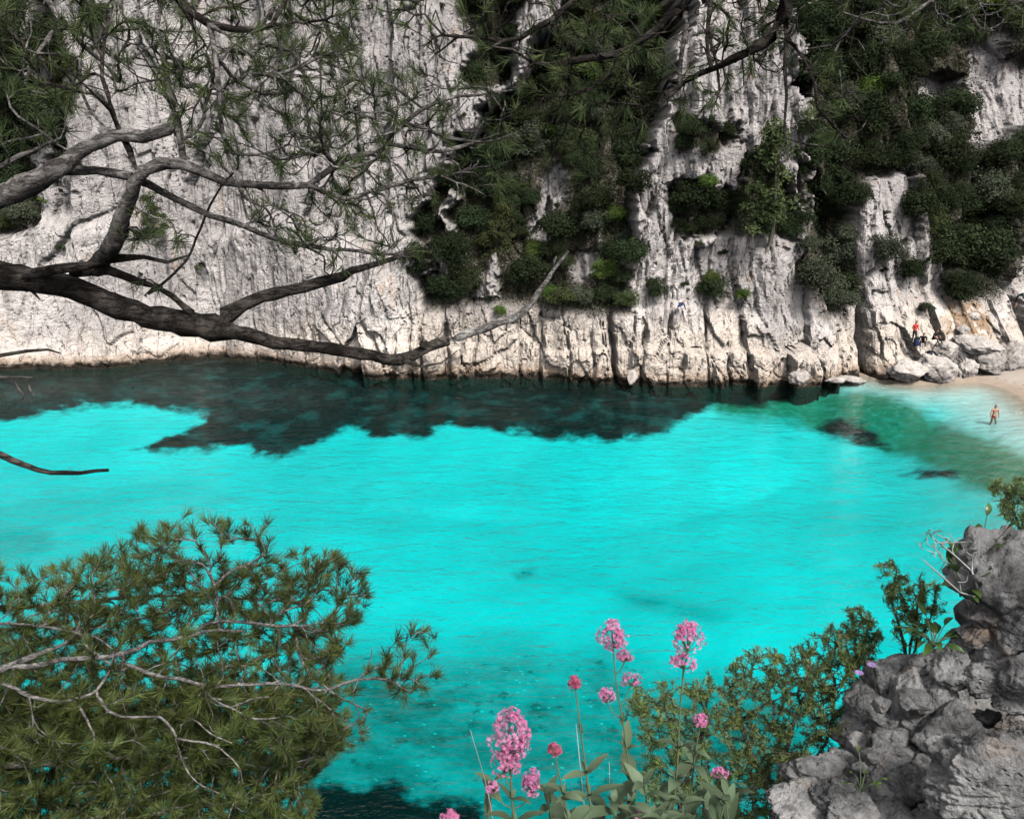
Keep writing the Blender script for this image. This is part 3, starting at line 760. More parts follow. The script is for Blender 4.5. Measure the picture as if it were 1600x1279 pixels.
# ------------------------------------------------------------------ people
M_SKIN = mat_plain('skin', (.50, .27, .19), .6); M_RED = mat_plain('red_cloth', (.62, .06, .05), .8); M_BLK = mat_plain('black_cloth', (.012, .012, .016), .8)
M_NAVY = mat_plain('navy_cloth', (.02, .04, .12), .8); M_HAIR = mat_plain('brown_hair', (.035, .022, .015), .7); M_TRUNK = mat_plain('maroon_trunks', (.20, .03, .03), .8)
M_PALE = mat_plain('pale_cloth', (.55, .50, .52), .8); M_BAG = mat_plain('slate_bag_cloth', (.03, .04, .06), .8); M_GREENC = mat_plain('dark_green_cloth', (.02, .05, .045), .8)

BASE = dict(pelvis=(0, 0, .95), waist=(0, 0, 1.08), chest=(0, -.01, 1.30), neck=(0, 0, 1.48), jaw=(0, -.02, 1.58), head=(0, -.02, 1.66), crown=(0, -.01, 1.74),
            shl=(.19, 0, 1.42), ell=(.25, .02, 1.14), hal=(.27, -.05, .90), fil=(.27, -.08, .80), shr=(-.19, 0, 1.42), elr=(-.25, .02, 1.14), har=(-.27, -.05, .90), fir=(-.27, -.08, .80),
            hil=(.10, 0, .90), knl=(.12, -.02, .50), anl=(.12, .02, .08), tol=(.13, -.15, .03), hir=(-.10, 0, .90), knr=(-.12, -.02, .50), anr=(-.12, .02, .08), tor=(-.13, -.15, .03))
BR = dict(pelvis=.145, waist=.125, chest=.15, neck=.055, jaw=.078, head=.098, crown=.06, shl=.07, ell=.043, hal=.033, fil=.03, shr=.07, elr=.043, har=.033, fir=.03,
          hil=.095, knl=.062, anl=.043, tol=.035, hir=.095, knr=.062, anr=.043, tor=.035)
BE = [('pelvis', 'waist'), ('waist', 'chest'), ('chest', 'neck'), ('neck', 'jaw'), ('jaw', 'head'), ('head', 'crown'), ('chest', 'shl'), ('shl', 'ell'), ('ell', 'hal'), ('hal', 'fil'), ('chest', 'shr'), ('shr', 'elr'), ('elr', 'har'), ('har', 'fir'),
      ('pelvis', 'hil'), ('hil', 'knl'), ('knl', 'anl'), ('anl', 'tol'), ('pelvis', 'hir'), ('hir', 'knr'), ('knr', 'anr'), ('anr', 'tor')]

def person(loc, rz, pose, label, top, sleeves, legs, shins, feet, hair=None, hips=None):
    J = dict(BASE); J.update(pose); keys = list(J)
    me = bpy.data.meshes.new('body'); me.from_pydata([J[k] for k in keys], [(keys.index(a), keys.index(b)) for a, b in BE], [])
    o = bpy.data.objects.new('person', me); COL.objects.link(o)
    o.modifiers.new('skin', 'SKIN'); sb = o.modifiers.new('smooth', 'SUBSURF'); sb.levels = 2; sb.render_levels = 2
    for i, k in enumerate(keys):
        sv = me.skin_vertices[0].data[i]; sv.radius = (BR[k], BR[k] * (.75 if k in ('chest', 'waist', 'pelvis') else 1)); sv.use_root = (k == 'pelvis')
    dg = bpy.context.evaluated_depsgraph_get(); m2 = bpy.data.meshes.new_from_object(o.evaluated_get(dg)); bpy.data.objects.remove(o)
    m2.materials.clear()
    mats = [M_SKIN, top, sleeves, legs, shins, feet, hair or M_HAIR, hips or legs]
    for m in mats: m2.materials.append(m)
    seg = np.array([(J[a], J[b]) for a, b in BE], float)
    cls = {('pelvis', 'waist'): 1, ('waist', 'chest'): 1, ('chest', 'neck'): 1, ('head', 'crown'): 6, ('chest', 'shl'): 1, ('chest', 'shr'): 1, ('shl', 'ell'): 1, ('shr', 'elr'): 1, ('ell', 'hal'): 2, ('elr', 'har'): 2,
           ('pelvis', 'hil'): 7, ('pelvis', 'hir'): 7, ('hil', 'knl'): 3, ('hir', 'knr'): 3, ('knl', 'anl'): 4, ('knr', 'anr'): 4, ('anl', 'tol'): 5, ('anr', 'tor'): 5}
    idx = [cls.get(e, 0) for e in BE]
    for f in m2.polygons:
        c = np.array(f.center); ab = seg[:, 1] - seg[:, 0]
        t = np.clip(((c - seg[:, 0]) * ab).sum(1) / (ab ** 2).sum(1), 0, 1)
        f.material_index = idx[int(np.argmin(np.linalg.norm(seg[:, 0] + t[:, None] * ab - c, axis=1)))]; f.use_smooth = True
    o = link('person', m2); o.location = loc; o.rotation_euler = (0, 0, rz)
    return tag(o, label, 'person')
SIT = dict(hil=(.11, 0, .92), hir=(-.11, 0, .92), knl=(.17, -.42, 1.12), anl=(.16, -.62, .74), tol=(.17, -.76, .70), knr=(-.17, -.42, 1.12), anr=(-.16, -.62, .74), tor=(-.17, -.76, .70),
           waist=(0, -.02, 1.08), chest=(0, -.12, 1.28), neck=(0, -.18, 1.45), jaw=(0, -.24, 1.53), head=(0, -.25, 1.61), crown=(0, -.24, 1.69), shl=(.19, -.14, 1.38), ell=(.26, -.28, 1.16), hal=(.16, -.46, 1.10), fil=(.10, -.52, 1.08), shr=(-.19, -.14, 1.38), elr=(-.26, -.28, 1.16), har=(-.16, -.46, 1.10), fir=(-.10, -.52, 1.08))
def stand_at(qx, qy, lift=0):                      # foot point on the rock, seen at (qx,qy)
    p, d = cliff_at(qx, qy); return at(np.array(float(qx)), np.array(float(qy)), np.array(d - .25)) + np.array([0, 0, lift])
wp = on_z(np.array(1553.), np.array(652.))
WADE = dict(ell=(.30, -.02, 1.16), hal=(.33, -.06, .92), fil=(.33, -.08, .84), elr=(-.32, -.02, 1.18), har=(-.34, -.10, .96), fir=(-.34, -.14, .88), knl=(.13, -.10, .50), anl=(.13, .02, .08), knr=(-.12, .05, .50), anr=(-.12, .20, .10), tor=(-.12, .06, .03))
person(wp - np.array([0, 0, .86]), .25, WADE, 'bather in dark red trunks wading thigh deep off the beach', M_SKIN, M_SKIN, M_SKIN, M_SKIN, M_SKIN, hair=mat_plain('grey_hair', (.20, .17, .15), .8), hips=M_TRUNK)
STD = dict(knl=(.12, -.06, .52), hal=(.16, -.24, 1.06), fil=(.10, -.30, 1.04), har=(-.16, -.24, 1.06), fir=(-.10, -.30, 1.04))
person(stand_at(1427, 536), .3, STD, 'person in a red top and black trousers standing on the white rocks', M_RED, M_RED, M_BLK, M_BLK, M_BLK)
person(stand_at(1441, 537) - np.array([0, 0, .78]), -.4, SIT, 'person in black crouching beside a dark blue bag on the white rocks', M_BLK, M_BLK, M_BLK, M_BLK, M_BLK)
person(stand_at(1458, 535) - np.array([0, 0, .62]), .35, SIT, 'person in a black T-shirt sitting on the white rocks', M_BLK, M_SKIN, M_BLK, M_BLK, M_BLK)
BEND = dict(waist=(0, -.08, 1.06), chest=(0, -.30, 1.20), neck=(0, -.46, 1.28), jaw=(0, -.54, 1.31), head=(0, -.60, 1.35), crown=(0, -.66, 1.40), shl=(.19, -.36, 1.24), ell=(.24, -.44, .96), hal=(.2, -.60, .80), fil=(.18, -.66, .74), shr=(-.19, -.36, 1.24), elr=(-.24, -.44, .96), har=(-.2, -.60, .80), fir=(-.18, -.66, .74))
person(stand_at(1059, 501), 2.3, BEND, 'climber in a navy jacket and pale trousers at the pillar foot', M_NAVY, M_NAVY, M_PALE, M_PALE, M_PALE)
person(stand_at(1586, 482), 1.2, BEND, 'person in a dark jacket bending down under the trees above the beach', M_GREENC, M_GREENC, M_BLK, M_SKIN, M_BLK)

def bag(loc, s, mat, label, name, rz=0):
    """soft rucksack: rounded body, front pocket, top flap, two straps"""
    e = empty(name, loc); e.rotation_euler = (0, 0, rz); tag(e, label, 'bag')
    def blob(nm, c, sx, sy, sz, m):
        D, Fc = _ICO.get(3) or (rock_mesh(1, sub=3) and _ICO[3])
        q = np.sign(D) * np.abs(D) ** .55; q = q / np.abs(q).max()
        link(nm, mesh_np(nm, q * np.array([sx, sy, sz]) * s + np.array(c) * s, Fc), m, e)
    blob('body', (0, 0, .27), .17, .12, .27, mat); blob('pocket', (0, -.13, .18), .12, .05, .13, mat); blob('flap', (0, -.01, .52), .16, .12, .05, M_BLK)
    for sx in (-.09, .09): blob('strap', (sx, .13, .3), .025, .02, .2, M_BLK)
bag(stand_at(1451, 562), 1.25, M_BAG, 'slate grey rucksack standing on the white rocks below the seated group', 'rucksack', .2)
bag(stand_at(1431, 541), 1.3, M_NAVY, 'dark blue bag lying at the feet of the person in red', 'duffel_bag', 1.3)
# ------------------------------------------------------------------ the near hillside the photographer stands on
hx = np.arange(-14, 14.01, .2); hy = np.arange(-12, 13.5, .2); HX, HY = np.meshgrid(hx, hy)
edge = 1.25 + .7 * sstep(.6, 1.4, HX) - .2 * sstep(-.5, -3, HX)
HZ = 14.28 - 1.55 * np.maximum(HY - edge, 0) + .18 * np.maximum(-HY - 1, 0) + .22 * fbm(HX * .7, HY * .7, oct=4, seed=301) + .05 * fbm(HX * 3, HY * 3, oct=3, seed=302)
M_HILL = mat_rock('hillside_earth', (.13, .115, .09), (.26, .23, .19), .6, (.20, .13, .08), .03)
tag(link('hillside', mesh_np('hillside', np.stack([HX, HY, HZ], -1).reshape(-1, 3), grid_faces(len(hx), len(hy))), M_HILL), 'stony hillside dropping to the water', kind='structure')

# ------------------------------------------------------------------ branching plants
def unit(v): return v / np.maximum(np.linalg.norm(v, axis=-1, keepdims=True), 1e-9)

class Plant:
    def __init__(s, seed): s.p = []; s.par = []; s.r0 = []; s.lim = []; s.tips = []; s.rg = np.random.default_rng(seed); s.nl = 0
    def _add(s, p, par, r, lim): s.p.append(np.asarray(p, float)); s.par.append(par); s.r0.append(r); s.lim.append(lim); return len(s.p) - 1
    def limb(s, pts, join=True, step=.035, wob=.0016, new=True, tip=False):
        """pts: (px,py,depth,radius px) in the photograph or ('w',x,y,z,radius m)"""
        Q, Rr = [], []
        for t in pts:
            if t[0] == 'w': Q.append(np.array(t[1:4], float)); Rr.append(t[4])
            else: Q.append(at(np.array(float(t[0])), np.array(float(t[1])), np.array(float(t[2])))); Rr.append(t[3] / FPX * t[2])
        Q = np.array(Q); Rr = np.array(Rr); n = len(Q)
        lim = s.nl if new else None
        if new: s.nl += 1
        par = -1
        if join and s.p:
            A = np.array(s.p); par = int(np.argmin(np.linalg.norm(A - Q[0], axis=1)))
            if not new: lim = s.lim[par]
        E = np.vstack([2 * Q[0] - Q[1], Q, 2 * Q[-1] - Q[-2]])
        for i in range(n - 1):
            m = max(1, int(np.linalg.norm(Q[i + 1] - Q[i]) / step))
            for k in range(m + (i == n - 2)):
                t = k / m; p0, p1, p2, p3 = E[i:i + 4]
                c = .5 * (2 * p1 + (p2 - p0) * t + (2 * p0 - 5 * p1 + 4 * p2 - p3) * t * t + (3 * p1 - p0 - 3 * p2 + p3) * t ** 3)
                r = Rr[i] * (1 - t) + Rr[i + 1] * t
                par = s._add(c + s.rg.normal(size=3) * min(wob, r * .3), par, r * (1 + .05 * s.rg.normal()), lim)
        if tip: s.tips.append(par)
        return s
    def grow(s, T, step=.05, bend=.25, rtip=.0012, sag=0.0, maxd=1e9):
        T = np.asarray(T); A = np.array(s.p)
        d0 = np.array([np.linalg.norm(A - t, axis=1).min() for t in T])
        for t in T[np.argsort(d0)]:
            A = np.array(s.p[-6000:]) if False else np.asarray(s._arr())
            dv = t - A; dist = np.linalg.norm(dv, axis=1)
            cosv = (dv * s._dir()).sum(1) / np.maximum(dist, 1e-6)
            cost = dist * (1.7 - .7 * cosv)
            k = int(np.argmin(cost)); L = dist[k]
            if L > maxd or L < .012: continue
            d0_ = s._dir()[k]; p0 = A[k]; m = max(2, int(L / step))
            c = p0 + d0_ * L * bend + .35 * dv[k] + s.rg.normal(size=3) * L * .10 + np.array([0, 0, -sag * L])
            par = k; lim = s.lim[k]
            for j in range(1, m + 1):
                u = j / m
                q = (1 - u) ** 2 * p0 + 2 * u * (1 - u) * c + u * u * t + s.rg.normal(size=3) * .0022 * (j < m)
                par = s._push(q, par, rtip, lim)
            s.tips.append(par)
        return s
    def _sync(s):
        n = len(s.p)
        if not hasattr(s, '_A') or s._n0 != n:
            s._A = np.zeros((max(20000, 2 * n), 3)); s._D = np.zeros_like(s._A); s._A[:n] = s.p
            par = np.array(s.par); pp = np.where(par < 0, np.arange(n), par)
            s._D[:n] = unit(s._A[:n] - s._A[pp]); s._n0 = n
    def _arr(s): s._sync(); return s._A[:s._n0]
    def _dir(s): return s._D[:s._n0]
    def _push(s, q, par, r, lim):
        i = s._add(q, par, r, lim)
        if i >= len(s._A): s._A = np.vstack([s._A, np.zeros_like(s._A)]); s._D = np.vstack([s._D, np.zeros_like(s._D)])
        s._A[i] = q; s._D[i] = unit(q - s._A[par]); s._n0 = i + 1
        return i
    def radii(s, pw=.42, rtip=.0012, cap=.02):
        n = len(s.p); cnt = np.zeros(n)
        for i in range(n - 1, -1, -1):
            if cnt[i] == 0: cnt[i] = 1
            if s.par[i] >= 0: cnt[s.par[i]] += cnt[i] if True else 0
        # number of tips below, not nodes
        tipn = np.zeros(n)
        for t in s.tips: tipn[t] += 1
        for i in range(n - 1, -1, -1):
            if s.par[i] >= 0: tipn[s.par[i]] += tipn[i]
        return np.maximum(np.array(s.r0), np.minimum(rtip * np.maximum(tipn, 1) ** pw, cap))
    def tubes(s, lim, rad, k=5):
        A = s._arr() if hasattr(s, '_A') else np.array(s.p)
        par = np.array(s.par); L = np.array(s.lim)
        me_n = np.nonzero((L == lim) & (par >= 0))[0]
        if not len(me_n): return None
        d = unit(A[me_n] - A[par[me_n]])
        nodes = np.unique(np.concatenate([me_n, par[me_n]])); pos = {v: i for i, v in enumerate(nodes)}
        dirs = np.zeros((len(nodes), 3)); dirs[[pos[v] for v in me_n]] = d
        for v in par[me_n]:
            i = pos[v]
            if not dirs[i].any(): dirs[i] = unit(A[me_n[par[me_n] == v][0]] - A[v]) if L[v] != lim or par[v] < 0 else dirs[i]
        ref = np.where(np.abs(dirs[:, 2:3]) > .9, np.array([[1., 0, 0]]), np.array([[0, .3, 1.]]))
        u = unit(np.cross(dirs, ref)); v_ = np.cross(dirs, u)
        an = np.arange(k) * 2 * math.pi / k
        rr = rad[nodes].copy()
        for i, v in enumerate(nodes):
            if L[v] != lim: rr[i] = min(rr[i], rad[me_n[par[me_n] == v][0]] * 1.3)
        wob = 1 + .07 * s.rg.normal(size=(len(nodes), k)) * (rr > .006)[:, None]
        ring = A[nodes][:, None, :] + (np.cos(an)[None, :, None] * u[:, None, :] + np.sin(an)[None, :, None] * v_[:, None, :]) * (rr[:, None] * wob)[:, :, None]
        a = np.array([pos[v] for v in par[me_n]]); b = np.array([pos[v] for v in me_n]); j = np.arange(k); j2 = (j + 1) % k
        Fq = np.stack([a[:, None] * k + j, a[:, None] * k + j2, b[:, None] * k + j2, b[:, None] * k + j], -1).reshape(-1, 4)
        return ring.reshape(-1, 3), Fq

def needles(rg, P_, D_, K, length, width, axial, th=(10, 70), curve=0.0):
    n = len(P_); D_ = unit(D_)
    u = unit(np.cross(D_, np.where(np.abs(D_[:, 2:3]) > .9, np.array([[1., 0, 0]]), np.array([[0, 0, 1.]])))); v = np.cross(D_, u)
    ph = rg.random((n, K)) * 6.283; th_ = np.radians(th[0] + (th[1] - th[0]) * rg.random((n, K)))
    nd = np.cos(th_)[..., None] * D_[:, None] + np.sin(th_)[..., None] * (np.cos(ph)[..., None] * u[:, None] + np.sin(ph)[..., None] * v[:, None])
    sc_ = (.75 + .5 * rg.random((n, 1)))
    Lg = length * (.65 + .45 * rg.random((n, K))) * sc_
    b = P_[:, None] - D_[:, None] * (axial * rg.random((n, K)))[..., None]
    wv = unit(np.cross(nd, rg.normal(size=(n, K, 3)))) * width * .5
    t = b + nd * Lg[..., None]
    m = b + nd * (Lg * .55)[..., None] + np.array([0, 0, curve]) * Lg[..., None]
    V = np.stack([b - wv * .7, b + wv * .7, m + wv, t, m - wv], 2).reshape(-1, 3)
    i = np.arange(n * K)[:, None] * 5
    tone = np.clip(.55 * rg.random((n, 1)) + .45 * rg.random((n, K)), 0, 1)
    return V, np.concatenate([i + np.array([[0, 1, 2, 4]])]), np.concatenate([i + np.array([[4, 2, 3]])]), np.repeat(tone.ravel(), 5)

def scatter(rg, poly, n, d0, d1, dens=None):
    P_ = np.array(poly, float); out = []
    lo, hi = P_.min(0), P_.max(0)
    while len(out) < n:
        q = lo + (hi - lo) * rg.random((n * 3, 2)); q = q[sd_poly(q[:, 0], q[:, 1], P_) > 0]
        out += list(q)
    q = np.array(out[:n])
    return at(q[:, 0], q[:, 1], d0 + (d1 - d0) * rg.random(n))

def build(pl, root, names, barks, M_needle, K, length, width, axial, th, updir=0.0, pw=.42, rtip=.0012, cap=.02, kk=5, leafname='needles', extra=0.0, curve=0.0, keep=1.0):
    rad = pl.radii(pw, rtip, cap); A = pl._arr() if hasattr(pl, '_A') else np.array(pl.p)
    L = np.array(pl.lim); par = np.array(pl.par); tips = np.array(pl.tips, int)
    for lim in range(pl.nl):
        tb = pl.tubes(lim, rad, kk)
        if tb is None: continue
        nm = names[lim] if lim < len(names) else names[-1]
        br = link(nm, mesh_np(nm, tb[0] - np.array(root.location), tb[1]), barks[min(lim, len(barks) - 1)], root)
        t = tips[L[tips] == lim] if len(tips) else tips
        if len(t) and K:
            t = t[pl.rg.random(len(t)) < keep]
            if not len(t): continue
            if extra: t = np.concatenate([t, par[t][pl.rg.random(len(t)) < extra]])
            D_ = unit(A[t] - A[par[t]]) + np.array([0, 0, updir]) + pl.rg.normal(size=(len(t), 3)) * .12
            V, f4, f3, tone = needles(pl.rg, A[t], D_, K, length, width, axial, th, curve)
            nd = link(leafname, mesh_np(leafname, V - np.array(root.location), [f4, f3], False, dict(rnd=tone)), M_needle, br)
            nd['kind'] = 'stuff'
    return root

M_BARK = mat_bark('grey_pine_bark', (.11, .10, .095), (.30, .28, .27))
M_BARKD = mat_bark('dark_pine_bark', (.030, .026, .023), (.115, .10, .09))
M_TWIG = mat_bark('silver_twig_bark', (.20, .185, .175), (.46, .44, .42), 1.5)
M_NEED = mat_leaf('pine_needles', (.022, .038, .015), (.120, .155, .060), hue=.012, transl=.22, objvar=.12, rough=.7, spec=.15)
M_NEEDB = mat_leaf('brown_green_pine_needles', (.024, .042, .013), (.20, .25, .070), hue=.012, transl=.22, objvar=.12)

# ---- pine on the left: its limbs reach across the upper half of the view
A_ = Plant(1)
A_.limb([('w', -2.75, 2.9, 12.0, .17), ('w', -2.7, 2.9, 14.0, .15), ('w', -2.6, 2.85, 15.6, .13), ('w', -2.65, 2.8, 17.2, .10), ('w', -2.5, 2.8, 19.0, .06), ('w', -2.45, 2.8, 20.2, .02)], join=False, step=.12)
A_.limb([('w', -2.6, 2.85, 15.6, .07), (-160, 452, 2.5, 24), (-40, 430, 2.42, 22), (50, 437, 2.4, 20), (110, 450, 2.4, 20), (170, 474, 2.4, 19), (230, 494, 2.4, 18), (290, 506, 2.4, 21), (335, 513, 2.4, 21), (370, 520, 2.4, 12), (430, 534, 2.42, 10), (520, 545, 2.45, 10), (580, 555, 2.5, 9),
         (625, 562, 2.5, 9), (668, 543, 2.55, 8), (700, 532, 2.58, 7.5)])
A_.limb([(700, 532, 2.58, 7.5), (735, 520, 2.61, 7), (780, 505, 2.65, 6), (815, 490, 2.7, 5.5), (842, 458, 2.72, 4.5), (866, 420, 2.75, 3.5), (888, 392, 2.8, 2)])
A_.limb([(862, 428, 2.75, 3), (868, 405, 2.75, 2.5), (872, 394, 2.75, 1.5)], new=False)
A_.limb([(665, 545, 2.55, 7), (660, 537, 2.5, 5), (668, 533, 2.5, 2)], new=False)
A_.limb([(630, 563, 2.5, 4), (660, 573, 2.5, 2), (690, 566, 2.5, 1), (715, 548, 2.5, .7)], new=False)
A_.limb([(335, 508, 2.4, 14), (352, 494, 2.4, 13), (380, 474, 2.4, 11), (410, 463, 2.4, 10), (450, 455, 2.4, 10), (500, 443, 2.4, 9), (535, 430, 2.4, 8), (565, 418, 2.45, 5), (600, 408, 2.45, 4), (640, 394, 2.5, 3), (655, 386, 2.5, 1.5)])
A_.limb([(535, 430, 2.4, 6), (545, 423, 2.38, 5), (552, 418, 2.38, 3)], new=False)
A_.limb([(45, 428, 2.35, 9), (90, 420, 2.32, 8), (140, 414, 2.3, 7), (190, 402, 2.3, 6), (225, 402, 2.3, 4), (262, 409, 2.3, 3.2), (292, 400, 2.3, 1.5)])
A_.limb([(120, 424, 2.35, 9), (170, 422, 2.34, 8), (210, 438, 2.34, 6), (245, 448, 2.34, 4), (270, 462, 2.36, 5), (300, 490, 2.38, 6)])
A_.limb([(232, 458, 2.34, 2.5), (268, 432, 2.3, 2.2), (292, 408, 2.3, 2), (306, 372, 2.25, 2), (330, 318, 2.2, 1.8), (346, 290, 2.2, 1.6), (372, 262, 2.2, 1)])
A_.limb([(50, 455, 2.4, 4), (62, 468, 2.38, 1)], new=False)
A_.limb([('w', -2.62, 2.83, 16.3, .06), (-200, 350, 2.2, 19.7), (-40, 318, 2.1, 19.7), (20, 300, 2.08, 18.9), (60, 280, 2.05, 17.2), (100, 256, 2.05, 14.8), (138, 228, 2.05, 11.5), (180, 213, 2.05, 10.7), (225, 213, 2.05, 9.8), (262, 202, 2.05, 9.0), (276, 182, 2.05, 8.2), (272, 158, 2.05, 5.7), (262, 130, 2.05, 3.2), (255, 90, 2.05, 2.4)])
A_.limb([(277, 185, 2.05, 6.6), (281, 215, 2.06, 5.7), (287, 250, 2.1, 4.8)], new=False)
A_.limb([(-30, 275, 2.1, 4.8), (10, 256, 2.1, 4.0), (50, 236, 2.1, 3.2), (95, 216, 2.1, 2.0)])
A_.limb([(-30, 236, 2.2, 2.4), (20, 220, 2.2, 2.1), (70, 209, 2.2, 1.2)])
A_.limb([(150, 418, 2.4, 15.6), (165, 398, 2.3, 13.9), (185, 360, 2.2, 13.1), (198, 322, 2.15, 11.5), (210, 288, 2.1, 10.7), (226, 266, 2.1, 9.8), (255, 256, 2.1, 9.8), (285, 255, 2.1, 9.0), (315, 268, 2.12, 8.2), (350, 284, 2.15, 6.6), (400, 288, 2.2, 5.7), (450, 291, 2.2, 5.7), (482, 289, 2.25, 5.3),
         (510, 270, 2.25, 5.3), (540, 250, 2.3, 5.3), (578, 240, 2.3, 4.8), (600, 225, 2.3, 4.8), (628, 196, 2.35, 4.0), (660, 170, 2.4, 3.2), (700, 155, 2.4, 2.4), (750, 148, 2.45, 2.0), (800, 141, 2.5, 1.2)])
A_.limb([(100, 268, 2.1, 7.4), (150, 268, 2.12, 6.6), (205, 275, 2.12, 6.6)])
A_.limb([(232, 288, 2.15, 6.6), (280, 314, 2.2, 5.7), (330, 336, 2.2, 4.8), (380, 353, 2.25, 4.4), (430, 371, 2.3, 4.0), (480, 384, 2.3, 3.6), (520, 391, 2.3, 3.2), (560, 393, 2.35, 2.8), (615, 397, 2.35, 2.4), (650, 384, 2.4, 1.2)])
A_.limb([(215, 266, 2.1, 5.7), (204, 236, 2.08, 5.7), (186, 206, 2.05, 4.8), (174, 172, 2.0, 4.0), (160, 120, 2.0, 3.2), (164, 60, 2.0, 2.4), (176, 10, 2.0, 1.6)])
A_.limb([(170, 205, 2.05, 2.4), (140, 170, 2.05, 2.4), (126, 140, 2.05, 2.0), (124, 105, 2.05, 1.6)], new=False)
A_.limb([(638, 192, 2.35, 3.2), (700, 214, 2.4, 2.6), (755, 222, 2.4, 2.0), (800, 210, 2.45, 1.2)])
A_.limb([(488, 292, 2.25, 4.0), (540, 309, 2.3, 3.2), (580, 300, 2.3, 2.8), (640, 282, 2.4, 2.4), (700, 274, 2.4, 1.6), (745, 262, 2.4, 0.8)])
A_.limb([(578, 242, 2.3, 3.2), (605, 222, 2.3, 2.4), (618, 190, 2.25, 2.0), (622, 158, 2.25, 1.6)])
A_.limb([(606, 224, 2.3, 2.4), (650, 232, 2.35, 2.4), (690, 236, 2.35, 2.0), (730, 226, 2.4, 1.6), (780, 208, 2.4, 0.8)])
A_.limb([('w', -2.6, 2.8, 17.6, .05), ('w', -1.9, 2.4, 17.5, .035), (180, -160, 2.0, 9.8), (262, -30, 1.95, 7.4), (292, 14, 1.95, 6.6), (328, 40, 1.95, 6.1), (365, 47, 1.95, 5.3), (400, 46, 1.95, 4.4), (424, 38, 1.95, 3.2), (434, 22, 1.95, 2.0), (452, -10, 1.95, 1.6)])
A_.limb([(330, 42, 1.95, 4.8), (334, 80, 1.95, 4.0), (342, 130, 1.95, 4.0), (345, 190, 2.0, 3.2), (354, 235, 2.0, 2.8), (372, 285, 2.0, 2.4), (386, 340, 2.05, 1.6)])
A_.limb([(428, 36, 1.95, 2.8), (440, 80, 1.95, 2.4), (428, 112, 1.95, 2.4), (408, 132, 1.95, 2.0), (404, 158, 2.0, 1.2)])
A_.limb([('w', -1.9, 2.4, 17.5, .03), (-40, -120, 2.2, 6.6), (40, -40, 2.2, 4.8), (90, 30, 2.2, 4.0), (60, 80, 2.2, 3.2), (40, 130, 2.2, 2.4)])
A_.limb([(-60, -20, 2.2, 3.2), (20, 55, 2.3, 3.2), (70, 95, 2.3, 2.4), (120, 120, 2.3, 2.0)])
A_.limb([('w', -2.66, 2.87, 14.9, .02), (-160, 690, 2.4, 7), (-30, 702, 2.3, 6), (4, 710, 2.3, 5.5), (40, 727, 2.3, 4.5), (80, 737, 2.3, 4), (125, 738, 2.3, 3.3), (170, 734, 2.3, 2.6)])
A_.limb([('w', -2.63, 2.86, 15.3, .012), (-160, 575, 2.4, 4), (-30, 560, 2.3, 3.4), (5, 556, 2.3, 3.2), (40, 549, 2.3, 2.6), (75, 546, 2.3, 2), (95, 552, 2.3, 1)])
A_.limb([('w', -2.64, 2.86, 15.15, .01), (-160, 600, 2.4, 3), (-30, 590, 2.3, 2.4), (10, 589, 2.3, 2.2), (52, 590, 2.3, 1.6)])
A_.limb([(20, 590, 2.3, 1.6), (28, 605, 2.3, 1.5), (38, 617, 2.3, 1.5), (34, 627, 2.3, 1.5)], new=False)
A_.limb([(44, 592, 2.3, 1.4), (46, 607, 2.3, 1.4), (53, 618, 2.3, 1.4), (48, 627, 2.3, 1.3)], new=False)
base_nodes = len(A_.p)
# the three dead twigs low on the left leave the trunk out of view
rgA = np.random.default_rng(5)
T = [scatter(rgA, [(-20, -30), (560, -30), (560, 110), (420, 150), (140, 150), (-20, 130)], 430, 1.85, 2.5),
     scatter(rgA, [(200, 60), (560, 60), (660, 240), (480, 280), (330, 260), (260, 200)], 330, 1.95, 2.5),
     scatter(rgA, [(420, 160), (620, 100), (800, 140), (800, 300), (660, 330), (480, 300)], 280, 2.2, 2.7),
     scatter(rgA, [(330, 280), (560, 300), (660, 330), (660, 400), (520, 440), (400, 350)], 110, 2.1, 2.5),
     scatter(rgA, [(160, 330), (290, 330), (290, 390), (200, 390)], 26, 2.05, 2.25),
     scatter(rgA, [(200, 440), (240, 430), (250, 462), (215, 468)], 8, 2.2, 2.3),
     scatter(rgA, [(0, 130), (140, 130), (120, 260), (0, 250)], 34, 2.0, 2.4)]
A_.grow(np.vstack(T), step=.04, bend=.34, sag=.06, maxd=.75)
# keep dead limbs bare
pa = empty('pine_tree', (-2.75, 2.9, 12.0)); tag(pa, 'leaning old pine whose bare grey limbs and needle tufts reach in from the left', 'tree')
nmA = ['trunk'] + ['branch'] * 60
DARK = {1, 3, 4, 5, 6, 13, 18, 22, 23, 24}
build(A_, pa, nmA, [M_BARKD if i in DARK else (M_TWIG if i == 2 else M_BARK) for i in range(60)], M_NEED, 28, .048, .0015, .022, (8, 58), .10, rtip=.0014, pw=.36, cap=.006, kk=9, extra=.3, keep=.52)

